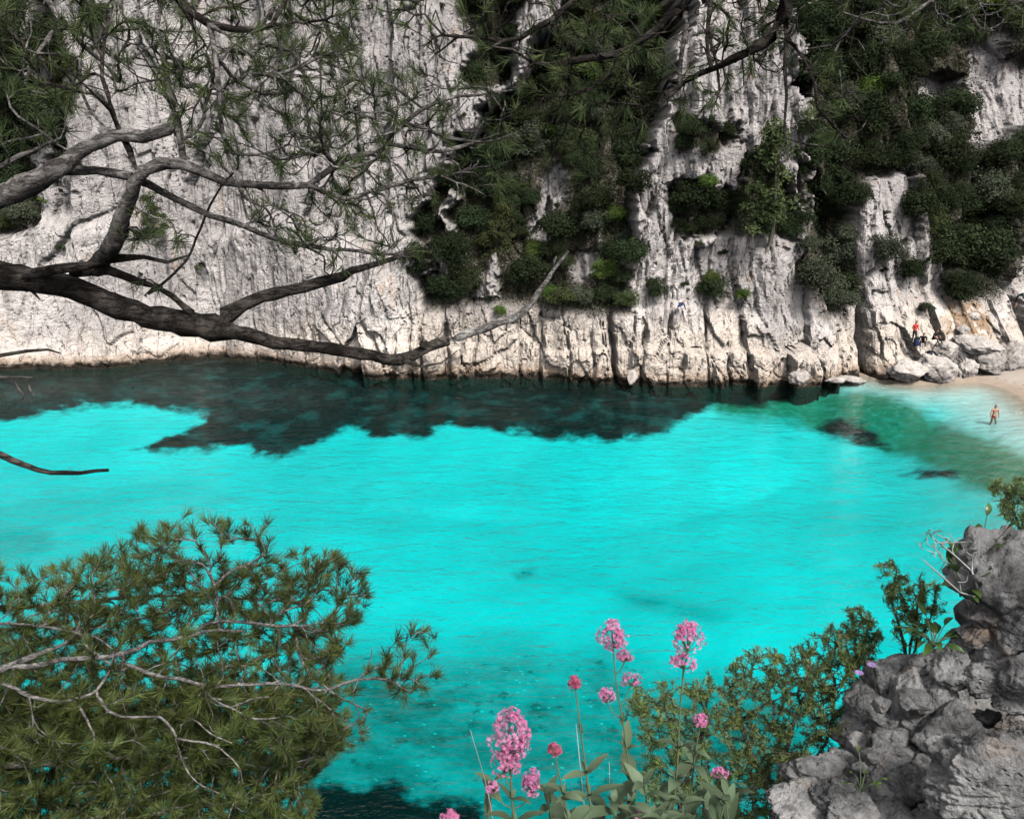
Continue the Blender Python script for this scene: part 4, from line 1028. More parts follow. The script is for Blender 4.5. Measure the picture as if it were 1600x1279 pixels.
# ---- second pine: boughs hanging from above on the right
B_ = Plant(2)
B_.limb([('w', 2.9, -1.3, 13.8, .16), ('w', 2.85, -1.2, 15.6, .13), ('w', 2.7, -1.0, 17.3, .11), ('w', 2.6, -.9, 19.0, .07), ('w', 2.5, -.9, 20.5, .02)], join=False, step=.12)
B_.limb([('w', 2.7, -1.0, 17.3, .06), ('w', 2.0, .3, 17.5, .045), ('w', 1.2, 1.4, 17.2, .03), (1240, -120, 2.0, 16), (1232, -20, 2.0, 13), (1224, 22, 2.0, 12), (1204, 58, 2.0, 10), (1165, 84, 2.0, 7), (1120, 104, 2.05, 5), (1070, 128, 2.1, 4), (1030, 165, 2.1, 3), (1000, 200, 2.15, 2), (965, 216, 2.15, 1)])
B_.limb([('w', 1.2, 1.4, 17.2, .03), ('w', .5, 1.7, 17.0, .025), (1090, -40, 2.1, 7), (1040, 28, 2.1, 6), (1000, 64, 2.1, 6), (965, 84, 2.1, 6), (920, 92, 2.1, 5), (860, 101, 2.1, 4), (835, 98, 2.1, 3), (800, 78, 2.1, 2)])
B_.limb([('w', .5, 1.7, 17.0, .02), (960, -60, 2.2, 6), (905, -6, 2.2, 5), (862, 32, 2.2, 5), (812, 58, 2.2, 4), (785, 63, 2.2, 3.5), (740, 57, 2.2, 3), (692, 55, 2.2, 2.2), (664, 22, 2.2, 1.6)])
B_.limb([(965, 84, 2.1, 4), (955, 120, 2.1, 3), (920, 140, 2.1, 3), (890, 150, 2.15, 2.4), (850, 152, 2.15, 1.6)])
B_.limb([(1226, 20, 2.0, 6), (1230, 60, 2.0, 4), (1226, 105, 2.0, 3.2), (1230, 150, 2.0, 2.4), (1226, 190, 2.0, 2), (1226, 214, 2.0, 1.8), (1250, 224, 2.0, 1.6), (1288, 228, 2.0, 1.2)])
B_.limb([(1229, 60, 2.0, 4), (1258, 95, 2.0, 2.6), (1272, 130, 2.0, 2.4), (1278, 170, 2.0, 2), (1300, 192, 2.0, 1.8), (1322, 216, 2.05, 1)])
B_.limb([(1110, 106, 2.05, 3), (1106, 60, 2.05, 3), (1110, 10, 2.05, 4), (1114, -60, 2.1, 5), ('w', .62, 1.68, 17.05, .009)], join=False)
B_.limb([(1106, 50, 2.05, 3), (1120, 96, 2.05, 2.4), (1124, 140, 2.05, 1.8), (1096, 172, 2.05, 1)])
B_.limb([(1060, 132, 2.1, 3.5), (1064, 90, 2.1, 4), (1072, 40, 2.1, 4), (1090, -40, 2.1, 4), ('w', .58, 1.68, 17.0, .008)], join=False)
B_.limb([('w', 2.0, .3, 17.5, .03), (1560, -140, 2.2, 7), (1500, -30, 2.2, 5), (1508, 14, 2.2, 4), (1530, 44, 2.2, 2.5), (1548, 56, 2.2, 1.5)])
B_.limb([(1500, -30, 2.2, 4), (1440, 12, 2.2, 3), (1400, 36, 2.2, 2.6), (1350, 30, 2.2, 2), (1320, 20, 2.2, 1)])
B_.limb([(1500, -30, 2.2, 4), (1560, -6, 2.2, 3), (1640, 10, 2.2, 3)])
rgB = np.random.default_rng(8)
T = [scatter(rgB, [(560, -30), (1000, -30), (1000, 90), (880, 130), (640, 100)], 120, 2.0, 2.6),
     scatter(rgB, [(860, 40), (1240, -20), (1240, 90), (1120, 170), (980, 210), (860, 180)], 240, 1.95, 2.5),
     scatter(rgB, [(800, 130), (1000, 130), (1010, 260), (900, 300), (800, 260)], 48, 2.1, 2.6),
     scatter(rgB, [(1100, -30), (1360, -30), (1340, 90), (1280, 130), (1160, 110)], 80, 1.95, 2.4),
     scatter(rgB, [(1230, 60), (1350, 60), (1380, 170), (1330, 230), (1240, 200)], 42, 1.95, 2.3),
     scatter(rgB, [(1330, -30), (1640, -30), (1640, 45), (1480, 60), (1360, 70)], 140, 2.0, 2.6)]
B_.grow(np.vstack(T), step=.04, bend=.3, sag=.05, maxd=.7)
pb = empty('pine_tree', (2.9, -1.3, 13.8)); tag(pb, 'pine whose dark drooping boughs hang in from the top edge on the right', 'tree')
build(B_, pb, ['trunk'] + ['branch'] * 40, [M_BARKD] * 8 + [M_BARKD] + [M_BARK] * 20, M_NEED, 26, .050, .0015, .022, (8, 52), .0, rtip=.0011, pw=.36, cap=.005, kk=6, extra=.25, keep=.46)

# ---- third pine below on the left, seen from above
C_ = Plant(3)
C_.limb([('w', -3.7, 5.2, 7.6, .16), ('w', -3.75, 4.9, 9.6, .14), ('w', -3.75, 4.5, 11.6, .11), ('w', -3.7, 4.2, 12.8, .09), ('w', -3.65, 4.1, 13.8, .05)], join=False, step=.12)
C_.limb([('w', -3.7, 4.2, 12.8, .08), (-160, 1105, 4.3, 8.4), (-60, 1066, 4.3, 7.4), (0, 1046, 4.3, 6.3), (38, 1031, 4.35, 5.8), (70, 1018, 4.4, 4.2), (102, 1006, 4.4, 3.1), (118, 992, 4.45, 2.1)])
C_.limb([(20, 1042, 4.3, 4.8), (60, 1040, 4.3, 4.8), (98, 1030, 4.3, 4.5), (168, 1025, 4.3, 4.2), (212, 1014, 4.3, 4.2), (235, 1002, 4.35, 3.7), (275, 998, 4.4, 3.1), (330, 985, 4.4, 2.6), (380, 986, 4.5, 2.1)])
C_.limb([('w', -3.75, 4.35, 12.2, .06), (-80, 1062, 4.1, 4.2), (0, 1066, 4.1, 3.7), (45, 1086, 4.1, 3.4), (85, 1095, 4.1, 3.1), (125, 1090, 4.1, 2.6), (152, 1077, 4.1, 2.4), (168, 1052, 4.1, 2.1), (172, 1036, 4.1, 1.6)])
C_.limb([(152, 1086, 4.1, 2.4), (178, 1116, 4.0, 2.4), (215, 1119, 4.0, 2.1), (250, 1120, 4.0, 2.1), (268, 1136, 4.0, 2.1), (276, 1152, 4.0, 2.1), (320, 1160, 4.0, 1.9), (345, 1170, 4.05, 1.6), (372, 1196, 4.05, 1.0), (380, 1225, 4.1, 0.8)])
C_.limb([(280, 1150, 4.0, 1.6), (284, 1132, 4.0, 1.6), (300, 1123, 4.0, 1.4), (330, 1146, 4.0, 1.2), (362, 1160, 4.0, 0.8)])
C_.limb([(274, 1155, 4.0, 1.4), (288, 1195, 3.95, 1.2), (308, 1222, 3.95, 0.9), (345, 1240, 3.95, 0.5)])
C_.limb([(192, 1034, 4.3, 3.1), (238, 1053, 4.25, 3.1), (290, 1062, 4.2, 3.1), (330, 1072, 4.2, 3.1), (400, 1068, 4.2, 2.9), (450, 1069, 4.2, 2.6), (500, 1078, 4.25, 2.1), (528, 1071, 4.3, 2.6), (560, 1061, 4.3, 2.4), (600, 1061, 4.35, 1.9), (640, 1080, 4.4, 1.0)])
C_.limb([(-40, 968, 4.5, 2.1), (0, 973, 4.5, 2.1), (50, 976, 4.5, 2.1), (98, 984, 4.4, 2.6), (126, 991, 4.4, 2.6), (134, 1005, 4.35, 2.6), (150, 1020, 4.3, 2.4), (170, 1036, 4.3, 1.9)])
C_.limb([(297, 990, 4.4, 2.1), (332, 972, 4.4, 2.1), (375, 971, 4.45, 2.1), (420, 976, 4.5, 1.9), (470, 978, 4.55, 1.6)])
C_.limb([(340, 968, 4.5, 1.6), (338, 930, 4.6, 1.6), (332, 905, 4.65, 1.4), (318, 882, 4.7, 0.8)])
C_.limb([(336, 915, 4.65, 1.2), (360, 892, 4.7, 0.9), (390, 880, 4.75, 0.8), (410, 868, 4.8, 0.5)])
C_.limb([(322, 1074, 4.2, 2.1), (326, 1086, 4.2, 2.1), (360, 1104, 4.15, 1.6), (390, 1092, 4.15, 1.4), (420, 1088, 4.2, 0.8)])
C_.limb([(120, 1096, 4.1, 2.1), (136, 1124, 4.05, 1.9), (147, 1144, 4.05, 1.6)])
C_.limb([(560, 1061, 4.3, 1.6), (576, 1040, 4.35, 1.2), (582, 1010, 4.4, 0.8)])
C_.limb([('w', -3.75, 4.5, 11.6, .07), (-120, 1210, 4.6, 7.4), (0, 1196, 4.7, 6.3), (120, 1190, 4.8, 4.8), (250, 1180, 4.9, 3.7), (360, 1190, 5.0, 2.6), (440, 1180, 5.0, 1.6)])
C_.limb([('w', -3.75, 4.8, 10.4, .08), (-160, 1330, 4.8, 7.4), (0, 1310, 4.9, 6.3), (150, 1290, 5.0, 4.8), (300, 1260, 5.1, 3.7), (420, 1250, 5.2, 2.6)])
C_.limb([('w', -3.65, 4.1, 13.6, .05), (-120, 940, 4.9, 4.8), (0, 950, 5.1, 4.2), (120, 940, 5.3, 3.1), (250, 930, 5.4, 2.6), (380, 935, 5.4, 2.1), (470, 940, 5.3, 1.4)])
rgC = np.random.default_rng(9)
TOPL = [(-40, 872), (60, 888), (130, 872), (200, 840), (225, 815), (258, 818), (290, 880), (330, 900), (420, 880), (470, 852), (520, 862), (560, 890), (590, 912), (585, 945), (545, 990), (480, 990), (300, 985), (-40, 985)]
SPRIG = [(262, 825), (290, 800), (310, 806), (340, 812), (380, 812), (415, 815), (440, 850), (420, 880), (330, 900), (290, 880)]
MIDL = [(-40, 985), (300, 985), (505, 985), (548, 1005), (515, 1045), (560, 1075), (522, 1105), (548, 1150), (500, 1175), (510, 1200), (-40, 1190)]
LOWL = [(-40, 1080), (500, 1080), (530, 1110), (505, 1140), (545, 1165), (500, 1200), (478, 1225), (500, 1250), (470, 1300), (-40, 1330)]
T = [scatter(rgC, TOPL, 640, 4.4, 5.6), scatter(rgC, SPRIG, 44, 4.6, 5.0), scatter(rgC, MIDL, 1150, 4.5, 5.6), scatter(rgC, MIDL, 90, 4.0, 4.4), scatter(rgC, LOWL, 2300, 4.5, 5.9), scatter(rgC, [(-60, 1030), (480, 1060), (470, 1300), (-60, 1330)], 1300, 5.7, 6.6), scatter(rgC, [(-200, 1290), (460, 1290), (380, 1420), (200, 1520), (-200, 1540)], 700, 4.7, 6.0),
     scatter(rgC, [(600, 1010), (640, 975), (680, 985), (672, 1040), (700, 1050), (640, 1100), (600, 1080), (560, 1060)], 34, 4.25, 4.5),
     scatter(rgC, [(535, 1110), (580, 1105), (588, 1130), (560, 1170), (530, 1160)], 12, 4.3, 4.7)]
C_.grow(np.vstack(T), step=.05, bend=.25, sag=-.02, maxd=1.1)
pc = empty('pine_tree', (-3.7, 5.2, 7.6)); tag(pc, 'bushy pine with silvery twigs below on the left, seen from above', 'tree')
build(C_, pc, ['trunk'] + ['branch'] * 40, [M_BARK] + [M_TWIG] * 40, M_NEEDB, 40, .080, .0030, .038, (6, 60), .60, rtip=.0021, pw=.36, cap=.009, kk=5, extra=.3)
# ------------------------------------------------------------------ the rock outcrop on the right
M_STONE = mat_rock('grey_limestone_outcrop', (.12, .12, .123), (.42, .415, .415), 1.9, (.32, .22, .14), .035)
STN = [  # x, y, half width, half height (px), depth
    (1588, 912, 80, 76, 2.02), (1600, 985, 62, 46, 1.95), (1540, 996, 32, 26, 2.00), (1512, 992, 26, 22, 2.04), (1562, 1042, 40, 32, 1.98), (1500, 1046, 42, 36, 2.02), (1612, 1062, 52, 50, 1.94),
    (1388, 1066, 46, 50, 2.14), (1358, 1108, 40, 38, 2.12), (1422, 1112, 36, 66, 2.06), (1462, 1088, 38, 40, 2.04), (1482, 1150, 46, 58, 1.96), (1342, 1150, 36, 28, 2.10), (1350, 1182, 36, 32, 2.06),
    (1404, 1180, 48, 38, 2.00), (1382, 1206, 32, 36, 1.96), (1444, 1202, 38, 32, 1.94), (1428, 1244, 50, 44, 1.90), (1372, 1244, 34, 32, 1.92), (1296, 1216, 62, 36, 1.98), (1256, 1258, 62, 42, 1.90),
    (1312, 1254, 40, 34, 1.86), (1334, 1286, 54, 36, 1.82), (1404, 1288, 46, 34, 1.82), (1466, 1284, 42, 36, 1.80), (1562, 1232, 104, 78, 1.68), (1590, 1130, 36, 20, 1.96), (1534, 1060, 30, 28, 1.98),
    (1450, 1040, 34, 26, 2.08), (1586, 1090, 44, 26, 1.98), (1640, 1160, 50, 40, 1.9), (1496, 1215, 30, 30, 1.86), (1390, 1140, 30, 34, 2.06), (1320, 1190, 26, 22, 2.04), (1560, 960, 44, 30, 2.0), (1450, 1150, 26, 36, 2.0)]
oc = empty('rock_outcrop', tuple(at(np.array(1470.), np.array(1300.), np.array(1.95)))); tag(oc, 'jagged grey limestone outcrop of broken stones beside the flowering shrubs', 'rock')
rO = random.Random(3); o0 = np.array(oc.location)
def stone(qx, qy, hw, hh, d, seed, sub=4, nm='stone', rough=.22):
    o = link(nm, rock_mesh(seed, 15, sub, rough, name=nm, nfreq=2.8), M_STONE, oc)
    a, b = hw / FPX * d * 1.2, hh / FPX * d * 1.2
    o.location = at(np.array(float(qx)), np.array(float(qy)), np.array(d)) - o0
    o.scale = (a, (a + b) * .42, b); o.rotation_euler = (rO.uniform(-.2, .2), rO.uniform(-.25, .25), rO.uniform(-.4, .4))
for i, (qx, qy, hw, hh, d) in enumerate(STN): stone(qx, qy, hw, hh, d, 600 + i, 6 if hw > 80 else 5)
OUT = np.array([(1560, 850), (1500, 935), (1506, 985), (1410, 1035), (1352, 1108), (1336, 1165), (1250, 1205), (1205, 1300), (1640, 1300), (1640, 850)], float)
rgO = np.random.default_rng(21); k = 0
while k < 70:
    q = np.array([rgO.uniform(1200, 1640), rgO.uniform(850, 1300)])
    if sd_poly(q[0:1], q[1:2], OUT)[0] < 12: continue
    dd_ = np.interp(q[1], [850, 1300], [2.10, 1.92]); r_ = rgO.uniform(9, 24)
    stone(q[0], q[1], r_, r_ * rgO.uniform(.7, 1.1), dd_ + rgO.uniform(-.04, .05), 700 + k % 24, 4); k += 1
for i, (qx, qy, hw, hh, d) in enumerate([(1600, 990, 80, 90, 2.42), (1480, 1130, 80, 80, 2.40), (1560, 1140, 110, 110, 2.44), (1395, 1190, 60, 60, 2.34), (1310, 1295, 80, 50, 2.25), (1450, 1300, 140, 100, 2.34), (1600, 1300, 150, 110, 2.3), (1740, 1010, 90, 110, 2.25), (1730, 1180, 120, 130, 2.15), (1860, 1120, 130, 190, 2.3), (1760, 1360, 190, 150, 2.1), (1480, 1430, 240, 110, 2.15), (1960, 1280, 180, 220, 2.3)]):
    stone(qx, qy, hw, hh, d, 800 + i, 4, 'bedrock')

# ------------------------------------------------------------------ evergreen shrubs around the outcrop
M_ROSE = mat_leaf('narrow_shrub_leaves', (.055, .10, .028), (.27, .35, .12), hue=.012, transl=.2, objvar=.12)
M_ROSED = mat_leaf('deep_green_shrub_leaves', (.030, .052, .016), (.13, .17, .05), hue=.012, transl=.2, objvar=.1)
M_STEM = mat_bark('shrub_stem_bark', (.11, .09, .07), (.26, .22, .18), 3.0)
M_PALESTEM = mat_plain('pale_dead_twig', (.42, .44, .42), .8)
def bush(seed, rootpx, d, polys, label, mat=M_ROSE, K=30, length=.016, width=.0021, axial=.042, th=(30, 75), name='shrub', cat='shrub', stem=M_STEM, mains=(), rtip=.0008, keep=1, extra=.4, cap=.004):
    pl = Plant(seed); rgp = np.random.default_rng(seed)
    base = at(np.array(float(rootpx[0])), np.array(float(rootpx[1])), np.array(d))
    first = True
    for m in mains:
        pl.limb([(x, y, dd_, r) for x, y, dd_, r in m], join=not first, new=first, wob=.003); first = False
    T = np.vstack([scatter(rgp, poly, n, d - w_, d + w_) for poly, n, w_ in polys])
    pl.grow(T, step=.025, bend=.3, sag=-.03, maxd=.6)
    e = empty(name, tuple(base)); tag(e, label, cat)
    build(pl, e, ['stem'], [stem], mat, K, length, width, axial, th, .35, rtip=rtip, pw=.36, cap=cap, kk=4, leafname='leaves', extra=extra, keep=keep)
    return e
bush(31, (1200, 1300), 2.35, [([(1130, 1060), (1165, 1010), (1200, 1005), (1240, 1010), (1270, 990), (1300, 975), (1330, 1000), (1345, 1060), (1330, 1120), (1330, 1180), (1230, 1200), (1140, 1180), (1110, 1110)], 520, .26),
                              ([(1130, 1180), (1330, 1180), (1240, 1260), (1180, 1290), (1100, 1290)], 260, .20)],
     'large olive green shrub with slender upright sprigs left of the outcrop', mains=[[(1200, 1340, 2.3, 6), (1210, 1250, 2.3, 5), (1230, 1170, 2.35, 4), (1250, 1100, 2.35, 2)], [(1210, 1250, 2.3, 4), (1170, 1170, 2.3, 3), (1150, 1100, 2.3, 2)], [(1215, 1240, 2.3, 4), (1290, 1160, 2.35, 3), (1305, 1060, 2.4, 2)]])
bush(32, (1050, 1300), 2.3, [([(985, 1075), (1020, 1058), (1060, 1065), (1112, 1045), (1118, 1085), (1130, 1120), (1110, 1180), (1020, 1190), (975, 1130)], 190, .18), ([(1000, 1180), (1130, 1180), (1150, 1290), (1010, 1290)], 150, .16)],
     'smaller brownish green shrub behind the pink flowers', mains=[[(1060, 1340, 2.25, 5), (1062, 1250, 2.3, 4), (1058, 1170, 2.3, 3), (1040, 1110, 2.3, 2)], [(1062, 1240, 2.3, 3), (1095, 1160, 2.3, 2), (1105, 1090, 2.3, 1.5)]])
bush(33, (1400, 1060), 2.25, [([(1372, 880), (1390, 872), (1420, 900), (1440, 880), (1450, 940), (1460, 900), (1470, 930), (1450, 980), (1420, 1020), (1395, 990)], 120, .09)],
     'airy sprig of narrow leaves standing on the crest of the outcrop', mains=[[(1425, 1060, 2.2, 3.5), (1412, 1010, 2.22, 3), (1400, 960, 2.25, 2.2), (1385, 915, 2.25, 1.5)], [(1418, 1030, 2.2, 2.4), (1432, 960, 2.25, 2), (1440, 905, 2.25, 1.2)], [(1420, 1035, 2.2, 2), (1452, 970, 2.2, 1.5), (1462, 925, 2.2, 1)]])
bush(34, (1345, 1110), 2.3, [([(1318, 950), (1345, 945), (1372, 960), (1378, 1000), (1360, 1050), (1330, 1070), (1308, 1020)], 120, .10)],
     'slim leafy shrub between the large shrub and the outcrop', mains=[[(1350, 1120, 2.25, 3), (1345, 1060, 2.28, 2.4), (1335, 1000, 2.3, 1.6)], [(1346, 1070, 2.28, 2), (1362, 1010, 2.3, 1.4)]])
bush(35, (1600, 860), 2.3, [([(1545, 760), (1560, 742), (1580, 755), (1600, 742), (1640, 740), (1640, 840), (1590, 835), (1560, 800)], 140, .12), ([(1515, 835), (1540, 820), (1560, 830), (1560, 850), (1530, 850)], 22, .05)],
     'leafy shrub rising behind the top stone at the right edge', mains=[[(1605, 880, 2.25, 4), (1596, 840, 2.28, 3), (1580, 790, 2.3, 2), (1570, 765, 2.3, 1.2)], [(1598, 845, 2.28, 3), (1610, 790, 2.3, 2), (1605, 755, 2.3, 1.2)], [(1594, 870, 2.25, 2.5), (1560, 848, 2.25, 1.6), (1530, 842, 2.25, 1)]])
bush(36, (1540, 930), 2.0, [([(1440, 830), (1462, 812), (1490, 835), (1500, 818), (1520, 850), (1530, 890), (1500, 920), (1470, 880), (1425, 850)], 70, .07)],
     'bare pale dead twigs fanning out above the outcrop', K=0, stem=M_PALESTEM, name='dead_shrub', mains=[[(1535, 935, 1.96, 2.2), (1518, 892, 1.98, 1.8), (1490, 866, 2.0, 1.4), (1455, 838, 2.0, .8)], [(1500, 925, 1.96, 1.8), (1466, 895, 1.98, 1.4), (1440, 872, 2.0, .8)]], rtip=.0006, cap=.002)

def leaf_mesh(name, L, W, fold=.25, arch=.3, n=8, tipy=.75, seed=0):
    """lanceolate blade along +X, midrib lowered, arching down towards the tip"""
    t = np.linspace(0, 1, n); w_ = W * .5 * np.sin(np.pi * np.clip(t, .02, .995) ** tipy) ** .85
    z = arch * L * (t - t * t * 1.35)
    V = np.concatenate([np.stack([t * L, -w_, z + fold * w_], -1), np.stack([t * L, 0 * t, z], -1), np.stack([t * L, w_, z + fold * w_], -1)])
    Fq = np.array([(r * n + i, r * n + i + 1, (r + 1) * n + i + 1, (r + 1) * n + i) for r in (0, 1) for i in range(n - 1)])
    return mesh_np(name, V, Fq, True, dict(rnd=np.tile(t, 3)))
M_VLEAF = mat_leaf('valerian_leaves', (.075, .115, .065), (.12, .165, .095), hue=.012, transl=.2, objvar=.3, rough=.5)
M_GLOSS = mat_leaf('glossy_leaves', (.035, .075, .02), (.09, .16, .04), hue=.01, transl=.25, objvar=.35, rough=.3, spec=.5)
M_VSTEM = mat_plain('valerian_stem', (.10, .135, .075), .6)
M_PINK = mat_leaf('pink_petals', (.62, .10, .32), (.90, .42, .66), hue=.008, transl=.35, objvar=.06)
M_BUD = mat_leaf('crimson_buds', (.30, .035, .08), (.62, .12, .24), hue=.008, transl=.2, objvar=.06)
M_LILAC = mat_leaf('lilac_petals', (.42, .25, .62), (.60, .42, .78), hue=.01, transl=.3, objvar=.05)
LEAVES = [leaf_mesh('leaf', 1, .34, .25, .35), leaf_mesh('leaf', 1, .28, .3, .15), leaf_mesh('leaf', 1, .40, .2, .5)]
LROUND = [leaf_mesh('leaf', 1, .52, .2, .25, tipy=.9), leaf_mesh('leaf', 1, .46, .28, .4, tipy=.9)]
def put_leaf(par, me, mat, pos, az, el, L, roll=0):
    o = link('leaf', me, None, par); set_mat(o, mat)
    o.location = pos - np.array(par.location); o.rotation_euler = (roll, -el, az); o.scale = (L, L, L)
    return o
def tube(pts, rad, k=6):
    P_ = np.asarray(pts, float); n = len(P_); d = unit(np.gradient(P_, axis=0)); u = unit(np.cross(d, np.array([.2, 1, .1]))); v = np.cross(d, u)
    an = np.arange(k) * 6.2832 / k; rr = np.broadcast_to(np.asarray(rad, float), (n,))
    V = P_[:, None] + (np.cos(an)[None, :, None] * u[:, None] + np.sin(an)[None, :, None] * v[:, None]) * rr[:, None, None]
    Fq = np.array([(i * k + j, i * k + (j + 1) % k, (i + 1) * k + (j + 1) % k, (i + 1) * k + j) for i in range(n - 1) for j in range(k)])
    return V.reshape(-1, 3), Fq
def smooth(pts, n=14):
    P_ = np.asarray(pts, float); E = np.vstack([2 * P_[0] - P_[1], P_, 2 * P_[-1] - P_[-2]]); out = []
    for u in np.linspace(0, len(P_) - 1 - 1e-6, n):
        i = int(u); t = u - i; a, b, c, d = E[i:i + 4]
        out.append(.5 * (2 * b + (c - a) * t + (2 * a - 5 * b + 4 * c - d) * t * t + (3 * b - a - 3 * c + d) * t ** 3))
    return np.array(out)
def head(par, stemtop, c, rx, rz, n, rg, mat=M_PINK, size=.0036, shape=1.0, nm='flower_head'):
    """dense cluster of tiny five-petalled florets on thin stalks, domed at the top and ragged below"""
    v = unit(rg.normal(size=(n, 3))); v[:, 2] = np.abs(v[:, 2]) * rg.choice([1, 1, -.85], n)
    # sub-clusters
    cl = unit(rg.normal(size=(26, 3))); cl[:, 2] = np.where(cl[:, 2] < -.75, -cl[:, 2], cl[:, 2])
    k = rg.integers(0, 26, n); v = unit(cl[k] + .30 * rg.normal(size=(n, 3)))
    rr = (.62 + .50 * rg.random(26)[k]) * (.85 + .2 * rg.random(n))
    w_ = np.where(v[:, 2] > 0, 1 - .28 * v[:, 2], 1.0)
    P_ = c + v * rr[:, None] * np.stack([rx * w_, rx * w_, np.full(n, rz)], -1)
    nn = unit(v + .5 * rg.normal(size=(n, 3)) + np.array([0, -.2, .2])); u = unit(np.cross(nn, rg.normal(size=(n, 3)))); w2 = np.cross(nn, u)
    s_ = size * (.7 + .6 * rg.random(n)); Vs, Fs, at_ = [], [], []
    tone = np.clip(.45 * rg.random(n) + .55 * rg.random(26)[k], 0, 1)
    for j in range(5):
        a = 6.2832 * j / 5; e1_ = np.cos(a) * u + np.sin(a) * w2; e2_ = -np.sin(a) * u + np.cos(a) * w2
        q = [P_ - nn * s_[:, None] * .25, P_ + (e1_ * .62 + e2_ * .30) * s_[:, None], P_ + e1_ * s_[:, None] + nn * s_[:, None] * .15, P_ + (e1_ * .62 - e2_ * .30) * s_[:, None]]
        Vs.append(np.stack(q, 1).reshape(-1, 3)); at_.append(np.repeat(tone, 4))
    V = np.concatenate(Vs); Fq = np.arange(len(V)).reshape(-1, 4)
    h = link(nm, mesh_np(nm, V - np.array(par.location), Fq, False, dict(rnd=np.concatenate(at_))), mat, par)
    # stalks and buds
    SV, SF, o_ = [], [], 0
    for j in range(26):
        e_ = c + cl[j] * np.array([rx, rx, rz]) * .85
        V_, F_ = tube(smooth([stemtop, .5 * (stemtop + e_) + np.array([0, 0, -.08 * rz]), e_], 4), [.0009, .0007, .0006, .0005], 4)
        SV.append(V_); SF.append(F_ + o_); o_ += len(V_)
    link('stalks', mesh_np('stalks', np.concatenate(SV) - np.array(par.location), np.concatenate(SF)), M_VSTEM, h)
    return h
def valerian(seed, d, stem, heads, label, leafy=((.35, .06), (.6, .05)), mat=M_PINK, rad=.0024):
    rg = np.random.default_rng(seed); P_ = smooth([at(np.array(float(x)), np.array(float(y)), np.array(d + dz)) for x, y, dz in stem], 18)
    e = empty('flowering_plant', tuple(P_[0])); tag(e, label, 'flower')
    V, Fq = tube(P_, np.linspace(rad, rad * .55, len(P_))); link('stem', mesh_np('stem', V - P_[0], Fq), M_VSTEM, e)
    for i, (x, y, hw, hh, n, m) in enumerate(heads):
        c = at(np.array(float(x)), np.array(float(y)), np.array(d + rg.uniform(-.01, .01)))
        if i == 0: top = P_[-1]
        else:
            j = int(np.argmin(np.linalg.norm(P_ - (c + np.array([0, 0, -.05])), axis=1))); j = min(j, len(P_) - 2); top = c + np.array([0, 0, -hh / FPX * d * .9])
            V, Fq = tube(smooth([P_[j], .5 * (P_[j] + top) + np.array([0, 0, -.006]), top], 6), .0011, 5); link('side_stem', mesh_np('side_stem', V - P_[0], Fq), M_VSTEM, e)
        head(e, top, c, hw / FPX * d, hh / FPX * d, n, rg, m)
    for f, L in leafy:
        j = int(f * (len(P_) - 1)); az = rg.uniform(0, 3.14)
        for q in (0, 3.14): put_leaf(e, LEAVES[rg.integers(3)], M_VLEAF, P_[j], az + q + rg.uniform(-.2, .2), rg.uniform(.1, .7), L * rg.uniform(.85, 1.15), rg.uniform(-.3, .3))
        for q in range(2): put_leaf(e, LEAVES[rg.integers(3)], M_VLEAF, P_[j], az + 1.57 + 3.14 * q, rg.uniform(.6, 1.1), L * .5)
    return e
LF = ((.08, .085), (.22, .08), (.36, .07), (.5, .055))
valerian(51, 1.70, [(1000, 1400, 0), (990, 1280, 0), (983, 1200, 0), (972, 1120, 0), (962, 1060, 0), (958, 1012, 0)], [(958, 994, 25, 27, 420, M_PINK), (977, 1024, 13, 11, 90, M_PINK), (986, 1062, 17, 10, 110, M_PINK), (948, 1086, 15, 14, 110, M_PINK)], 'tall pink valerian with one domed head and three small side clusters', LF + ((.62, .03),))
valerian(52, 1.72, [(1040, 1400, 0), (1050, 1290, 0), (1058, 1200, 0), (1062, 1120, 0), (1067, 1060, 0), (1074, 1018, 0)], [(1074, 996, 27, 27, 420, M_PINK), (1068, 1034, 23, 13, 170, M_PINK)], 'tall pink valerian on the right, its head broken into two tiers', LF)
valerian(53, 1.46, [(815, 1420, 0), (808, 1330, 0), (802, 1270, 0), (798, 1210, 0), (797, 1170, 0)], [(797, 1146, 35, 44, 620, M_PINK), (788, 1190, 25, 22, 220, M_PINK), (831, 1224, 16, 24, 190, M_PINK), (770, 1229, 11, 11, 70, M_PINK)], 'nearest and largest pink valerian, its tall cone of florets low in the view', ((.2, .07), (.45, .06), (.62, .04)), rad=.003)
valerian(54, 1.62, [(935, 1400, 0), (925, 1280, 0), (915, 1200, 0), (906, 1130, 0), (899, 1076, 0)], [(898, 1065, 11, 11, 90, M_BUD)], 'slim valerian with one small crimson budding head', LF + ((.72, .022),), M_BUD)
valerian(55, 1.6, [(905, 1400, 0), (890, 1290, 0), (878, 1230, 0), (868, 1182, 0)], [(866, 1170, 11, 10, 90, M_BUD)], 'low valerian with a small dark crimson ball between two larger plants', ((.2, .08), (.4, .07), (.6, .05)), M_BUD)
valerian(56, 1.75, [(1070, 1400, 0), (1078, 1260, 0), (1086, 1180, 0), (1093, 1138, 0)], [(1095, 1125, 13, 11, 110, M_PINK)], 'valerian with a single small pink ball in front of the brownish shrub', ((.35, .07), (.6, .06), (.75, .04)))
valerian(57, 1.75, [(1110, 1400, 0), (1116, 1290, 0), (1122, 1220, 0)], [(1125, 1206, 13, 9, 100, M_PINK)], 'valerian with a small ragged pink head low beside the large shrub', ((.2, .07), (.5, .06)))
valerian(58, 1.5, [(710, 1420, 0), (705, 1330, 0), (703, 1290, 0)], [(703, 1278, 16, 14, 130, M_PINK)], 'valerian whose pink head just peeks in at the bottom edge', ((.4, .05),))
